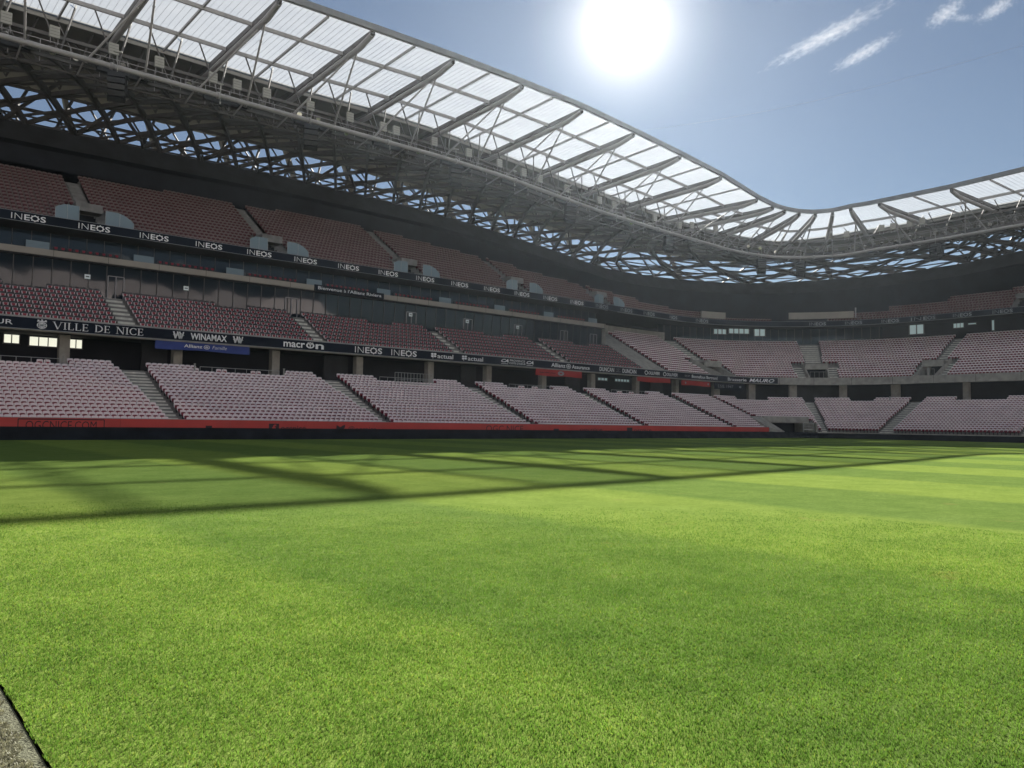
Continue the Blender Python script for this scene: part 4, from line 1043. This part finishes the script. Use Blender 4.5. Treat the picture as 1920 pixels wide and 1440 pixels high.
# camera platform with cage rails and white panel
t = thing('camera_platform', 'railed camera platform with a white front panel above the lower tier', 'platform'); a, b = 46.6, 51.6
mb = MB(); sbox(mb, a+1.2, b-.5, ot-.65, ot-.6, zt-.35, zt+.35, PBOX); mb.build('front_panel', t)
mb = MB(); sbox(mb, a, b, ot-.6, ot+2, zt-.1, zt, CONC); mb.build('floor', t)
for j in range(13):
    u = a+(b-a)*j/12; mb = MB(); mb.tube([P(u, ot-.55, zt), P(u, ot-.55, zt+1.5)], .03, RAILM, n=6); mb.build('post', t)
mb = MB(); mb.tube([P(a, ot-.55, zt+1.5), P(b, ot-.55, zt+1.5)], .03, RAILM, n=6); mb.tube([P(a, ot-.55, zt+.75), P(b, ot-.55, zt+.75)], .02, RAILM, n=6); mb.build('handrail', t)
# glass screens either side of the upper openings
for k, v in enumerate(UV[:5]):
    for sg, a, b, nm in ((-1, v-3.3, v-1.2, 'left'), (1, v+1.2, v+3.9, 'right')):
        t = thing('glass_screen', 'pale glass screen %s of the %s upper tier opening' % (nm, ordn(k+1)), 'screen', 'glass screens beside the upper tier openings')
        z0 = 20.95; o = 23.6; n = 8; mb = MB(); top = []
        for i in range(n+1):
            q = i/n; h = 1.75 if sg < 0 else 1.75-.9*max(0, q-.35)**2*2.2
            if sg < 0: h = 1.75-.35*max(0, .35-q)*3
            top.append(h)
        vs = []
        for i in range(n+1):
            u = a+(b-a)*i/n; vs += [P(u, o, z0), P(u, o, z0+top[i]), P(u, o+.03, z0+top[i]), P(u, o+.03, z0)]
        mb.add(vs, [(i*4+j, i*4+4+j, i*4+4+(j+1) % 4, i*4+(j+1) % 4) for i in range(n) for j in range(4)], SCREEN); mb.build('pane', t)
        for u in (a, (a+b)/2, b):
            mb = MB(); mb.tube([P(u, o-.03, z0-.3), P(u, o-.03, z0+top[0 if u == a else n//2 if u != b else n])], .02, RAILM, n=6); mb.build('post', t)
# tunnel gate
t = thing('tunnel_gate', 'open grey metal gate at the mouth of the corner tunnel', 'gate')
mb = MB()
for u in (117.2, 120.3): mb.bar(P(u, .9, 0), P(u, .9, 2.3), .12, .12, RAILM, up=(1, 0, 0))
for z in (2.3, 1.3): mb.bar(P(117.2, .9, z), P(120.3, .9, z), .1, .1, RAILM)
mb.build('frame', t); mb = MB()
for z in (1.55, 1.8, 2.05): mb.bar(P(117.3, .92, z), P(120.2, .92, z), .03, .05, RAILM)
mb.build('bars', t)
for k, (vu, w) in enumerate(VOMS):
    t = thing('railing', 'low metal railing across the %s middle-tier opening from the left' % ordn(k+1), 'railing'); mb = MB(); mb.tube([P(vu-w, 13.1, 11.1), P(vu+w, 13.1, 11.1)], .025, RAILM, n=6); mb.build('handrail', t)
    for j in range(5):
        u = vu-w+2*w*j/4; mb = MB(); mb.tube([P(u, 13.1, 10.0), P(u, 13.1, 11.1)], .02, RAILM, n=6); mb.build('post', t)
mb = MB(); mb.box(P(138.3, 13.6, 10.6), (0, .13, 0), (.13, 0, 0), (0, 0, .75), PBOX); tag(mb.build('lit_post'), 'small white upright post in the right-hand opening of the end stand', 'post')
# overhead cable across the bowl
mb = MB(); A = Vector((77.6, 67.3, 40.0)); B = Vector((70, 15, 31.9)); pts = [A.lerp(B, i/20)-Vector((0, 0, 1.2*math.sin(math.pi*i/20))) for i in range(21)]
mb.tube(pts, .007, STEEL, n=5); tag(mb.build('overhead_cable'), 'thin dark cable strung across the open sky above the pitch', 'cable')

# ------------------------------------------------------------------ grass blades near the camera
def blades(name, n, xr, yr, h, w, m, tint, test, z0, label, dens):
    pts = np.empty((0, 2)); need = n
    cand = rng.uniform((xr[0], yr[0]), (xr[1], yr[1]), (n*3, 2)); dist = np.hypot(cand[:, 0], cand[:, 1])
    fx, fy = F0.x, F0.y; dep = cand[:, 0]*fx+cand[:, 1]*fy; lat_ = cand[:, 0]*R0.x+cand[:, 1]*R0.y
    keep = (dep > 2.2) & (np.abs(lat_) < dep*.72+.5) & test(cand) & (rng.random(len(cand)) < dens(dep))
    pts = cand[keep][:n]; k = len(pts); d = dep[keep][:n]
    hh = h*rng.uniform(.55, 1.25, k)*(1+.0*d); ww = w*rng.uniform(.7, 1.3, k)*(1+d*.10); a = rng.uniform(0, 2*np.pi, k); le = rng.uniform(.1, .9, k)*hh; la = rng.uniform(0, 2*np.pi, k)
    base = np.stack([pts[:, 0], pts[:, 1], np.full(k, z0)], 1); dx = np.stack([np.cos(a), np.sin(a), np.zeros(k)], 1)*ww[:, None]/2
    ln = np.stack([np.cos(la)*le, np.sin(la)*le, np.zeros(k)], 1)
    mid = base+ln*.35+np.array([0, 0, 1.])*hh[:, None]*.6; tip = base+ln+np.array([0, 0, 1.])*hh[:, None]
    V = np.stack([base-dx, base+dx, mid-dx*.8, mid+dx*.8, tip], 1)
    me = bpy.data.meshes.new(name); me.vertices.add(k*5); me.vertices.foreach_set('co', V.ravel())
    fl_ = np.array([0, 1, 3, 2, 2, 3, 4]); li = (fl_[None]+np.arange(k)[:, None]*5).ravel()
    me.loops.add(k*7); me.polygons.add(k*2); me.loops.foreach_set('vertex_index', li.astype(np.int32))
    lt = np.tile([4, 3], k); me.polygons.foreach_set('loop_start', np.concatenate([[0], np.cumsum(lt)[:-1]]).astype(np.int32)); me.polygons.foreach_set('loop_total', lt.astype(np.int32))
    c = tint(k); colr = np.ones((k, 5, 4)); colr[..., :3] = c[:, None, :]
    me.materials.append(m); me.update(calc_edges=True); at = me.color_attributes.new('tint', 'FLOAT_COLOR', 'POINT'); at.data.foreach_set('color', colr.ravel())
    o = bpy.data.objects.new(name, me); COL.objects.link(o); return tag(o, label, 'grass', None, 'stuff')
def tintg(k):
    v = rng.uniform(.78, 1.24, (k, 1)); y = rng.random((k, 1)) < .06
    return np.where(y, v*np.array([1.9, 1.25, 1.3]), v*np.array([1., 1., 1.]))
blades('grass', 950000, (.8, 14), (-5, 17), .021, .0030, BLADE, tintg, lambda c: c[:, 0] > .80+.015*np.sin(c[:, 1]*9)+.015*np.sin(c[:, 1]*23), -.003, 'short mown natural turf blades in the foreground', lambda d: np.clip(1.3-d/12, .0, 1)*np.clip(5/d, 0, 1))
def tints(k): return rng.uniform(.3, 1.8, (k, 1))*np.array([1., 1., .95])
blades('synthetic_fibres', 130000, (-2.2, .78), (2.2, 8), .012, .004, SYNB, tints, lambda c: c[:, 0] < .745+.02*np.sin(c[:, 1]*11)+.015*np.sin(c[:, 1]*31), -.012, 'grey-green synthetic turf fibres left of the grass edge', lambda d: np.ones_like(d))

# ------------------------------------------------------------------ clouds
CL = bpy.data.materials.new('cloud_vapour'); CL.use_nodes = True; n = CL.node_tree.nodes; l = CL.node_tree.links; n.clear()
o = n.new('ShaderNodeOutputMaterial'); pv = n.new('ShaderNodeVolumePrincipled'); pv.inputs['Color'].default_value = (1, 1, 1, 1); pv.inputs['Anisotropy'].default_value = .3
t = n.new('ShaderNodeTexCoord'); mp = n.new('ShaderNodeMapping'); l.new(t.outputs['Object'], mp.inputs[0]); nz = n.new('ShaderNodeTexNoise'); nz.inputs['Scale'].default_value = 3.2; nz.inputs['Detail'].default_value = 6; nz.inputs['Roughness'].default_value = .62
mp.inputs['Scale'].default_value = (3.2, 1.2, .8); oi = n.new('ShaderNodeObjectInfo'); ad = n.new('ShaderNodeVectorMath'); ad.operation = 'MULTIPLY_ADD'; ad.inputs[1].default_value = (1, 1, 1)
sc3 = n.new('ShaderNodeMath'); sc3.operation = 'MULTIPLY_ADD'; sc3.inputs[1].default_value = 40; sc3.inputs[2].default_value = 7.3; l.new(oi.outputs['Random'], sc3.inputs[0])
l.new(mp.outputs[0], ad.inputs[0]); l.new(sc3.outputs[0], ad.inputs[2]); l.new(ad.outputs[0], nz.inputs['Vector'])
ln = n.new('ShaderNodeVectorMath'); ln.operation = 'LENGTH'; l.new(t.outputs['Object'], ln.inputs[0])
fall = n.new('ShaderNodeMapRange'); fall.inputs[1].default_value = .0; fall.inputs[2].default_value = 1.; fall.inputs[3].default_value = .0; fall.inputs[4].default_value = .40; l.new(ln.outputs['Value'], fall.inputs[0])
sb = n.new('ShaderNodeMath'); sb.operation = 'SUBTRACT'; l.new(nz.outputs[0], sb.inputs[0]); l.new(fall.outputs[0], sb.inputs[1])
dn = n.new('ShaderNodeMapRange'); dn.inputs[1].default_value = .20; dn.inputs[2].default_value = .56; dn.inputs[3].default_value = 0; dn.inputs[4].default_value = .0042; l.new(sb.outputs[0], dn.inputs[0])
l.new(dn.outputs[0], pv.inputs['Density']); l.new(pv.outputs[0], o.inputs['Volume'])
def cloud(a, b, wid, th, lab):
    a, b = Vector(a), Vector(b); d = (b-a); mb = MB(); n1, n2 = 16, 10; vs = []
    for i in range(n2+1):
        for j in range(n1):
            p, q = math.pi*i/n2, 2*math.pi*j/n1; vs.append((math.cos(p), math.sin(p)*math.cos(q), math.sin(p)*math.sin(q)))
    mb.add(vs, [(i*n1+j, (i+1)*n1+j, (i+1)*n1+(j+1) % n1, i*n1+(j+1) % n1) for i in range(n2) for j in range(n1)], CL); o = mb.build('cloud'); o.location = (a+b)/2
    o.rotation_euler = d.to_track_quat('X', 'Z').to_euler(); o.scale = (d.length/2, wid/2, th/2); tag(o, lab, 'cloud', 'thin clouds near the sun')
cloud((4830, 3060, 2500), (4560, 1880, 2500), 200, 110, 'longest white wisp of cloud right of the sun')
cloud((5230, 2760, 2500), (4960, 2080, 2500), 170, 90, 'fainter short cloud below the longest wisp')
cloud((5100, 2020, 2500), (4820, 1690, 2500), 190, 80, 'small cloud touching the top of the sky between two others')
cloud((5230, 1800, 2500), (5030, 1480, 2500), 150, 90, 'small cloud nearest the top right corner')
cloud((5010, 1880, 2500), (5170, 1740, 2500), 90, 50, 'faint small puff of cloud just below the third cloud')

# ------------------------------------------------------------------ thin haze added to stand in for the lens veil towards the sun
HZ = bpy.data.materials.new('veil_haze'); HZ.use_nodes = True; n = HZ.node_tree.nodes; l = HZ.node_tree.links; n.clear()
o = n.new('ShaderNodeOutputMaterial'); pv = n.new('ShaderNodeVolumePrincipled'); pv.inputs['Color'].default_value = (.74, .87, 1, 1); pv.inputs['Density'].default_value = .00009; pv.inputs['Anisotropy'].default_value = .78
l.new(pv.outputs[0], o.inputs['Volume'])
mb = MB(); mb.box((75, 75, 23), (385, 0, 0), (0, 385, 0), (0, 0, 24.35), HZ); hz = mb.build('added_veil_haze'); hz['kind'] = 'stuff'
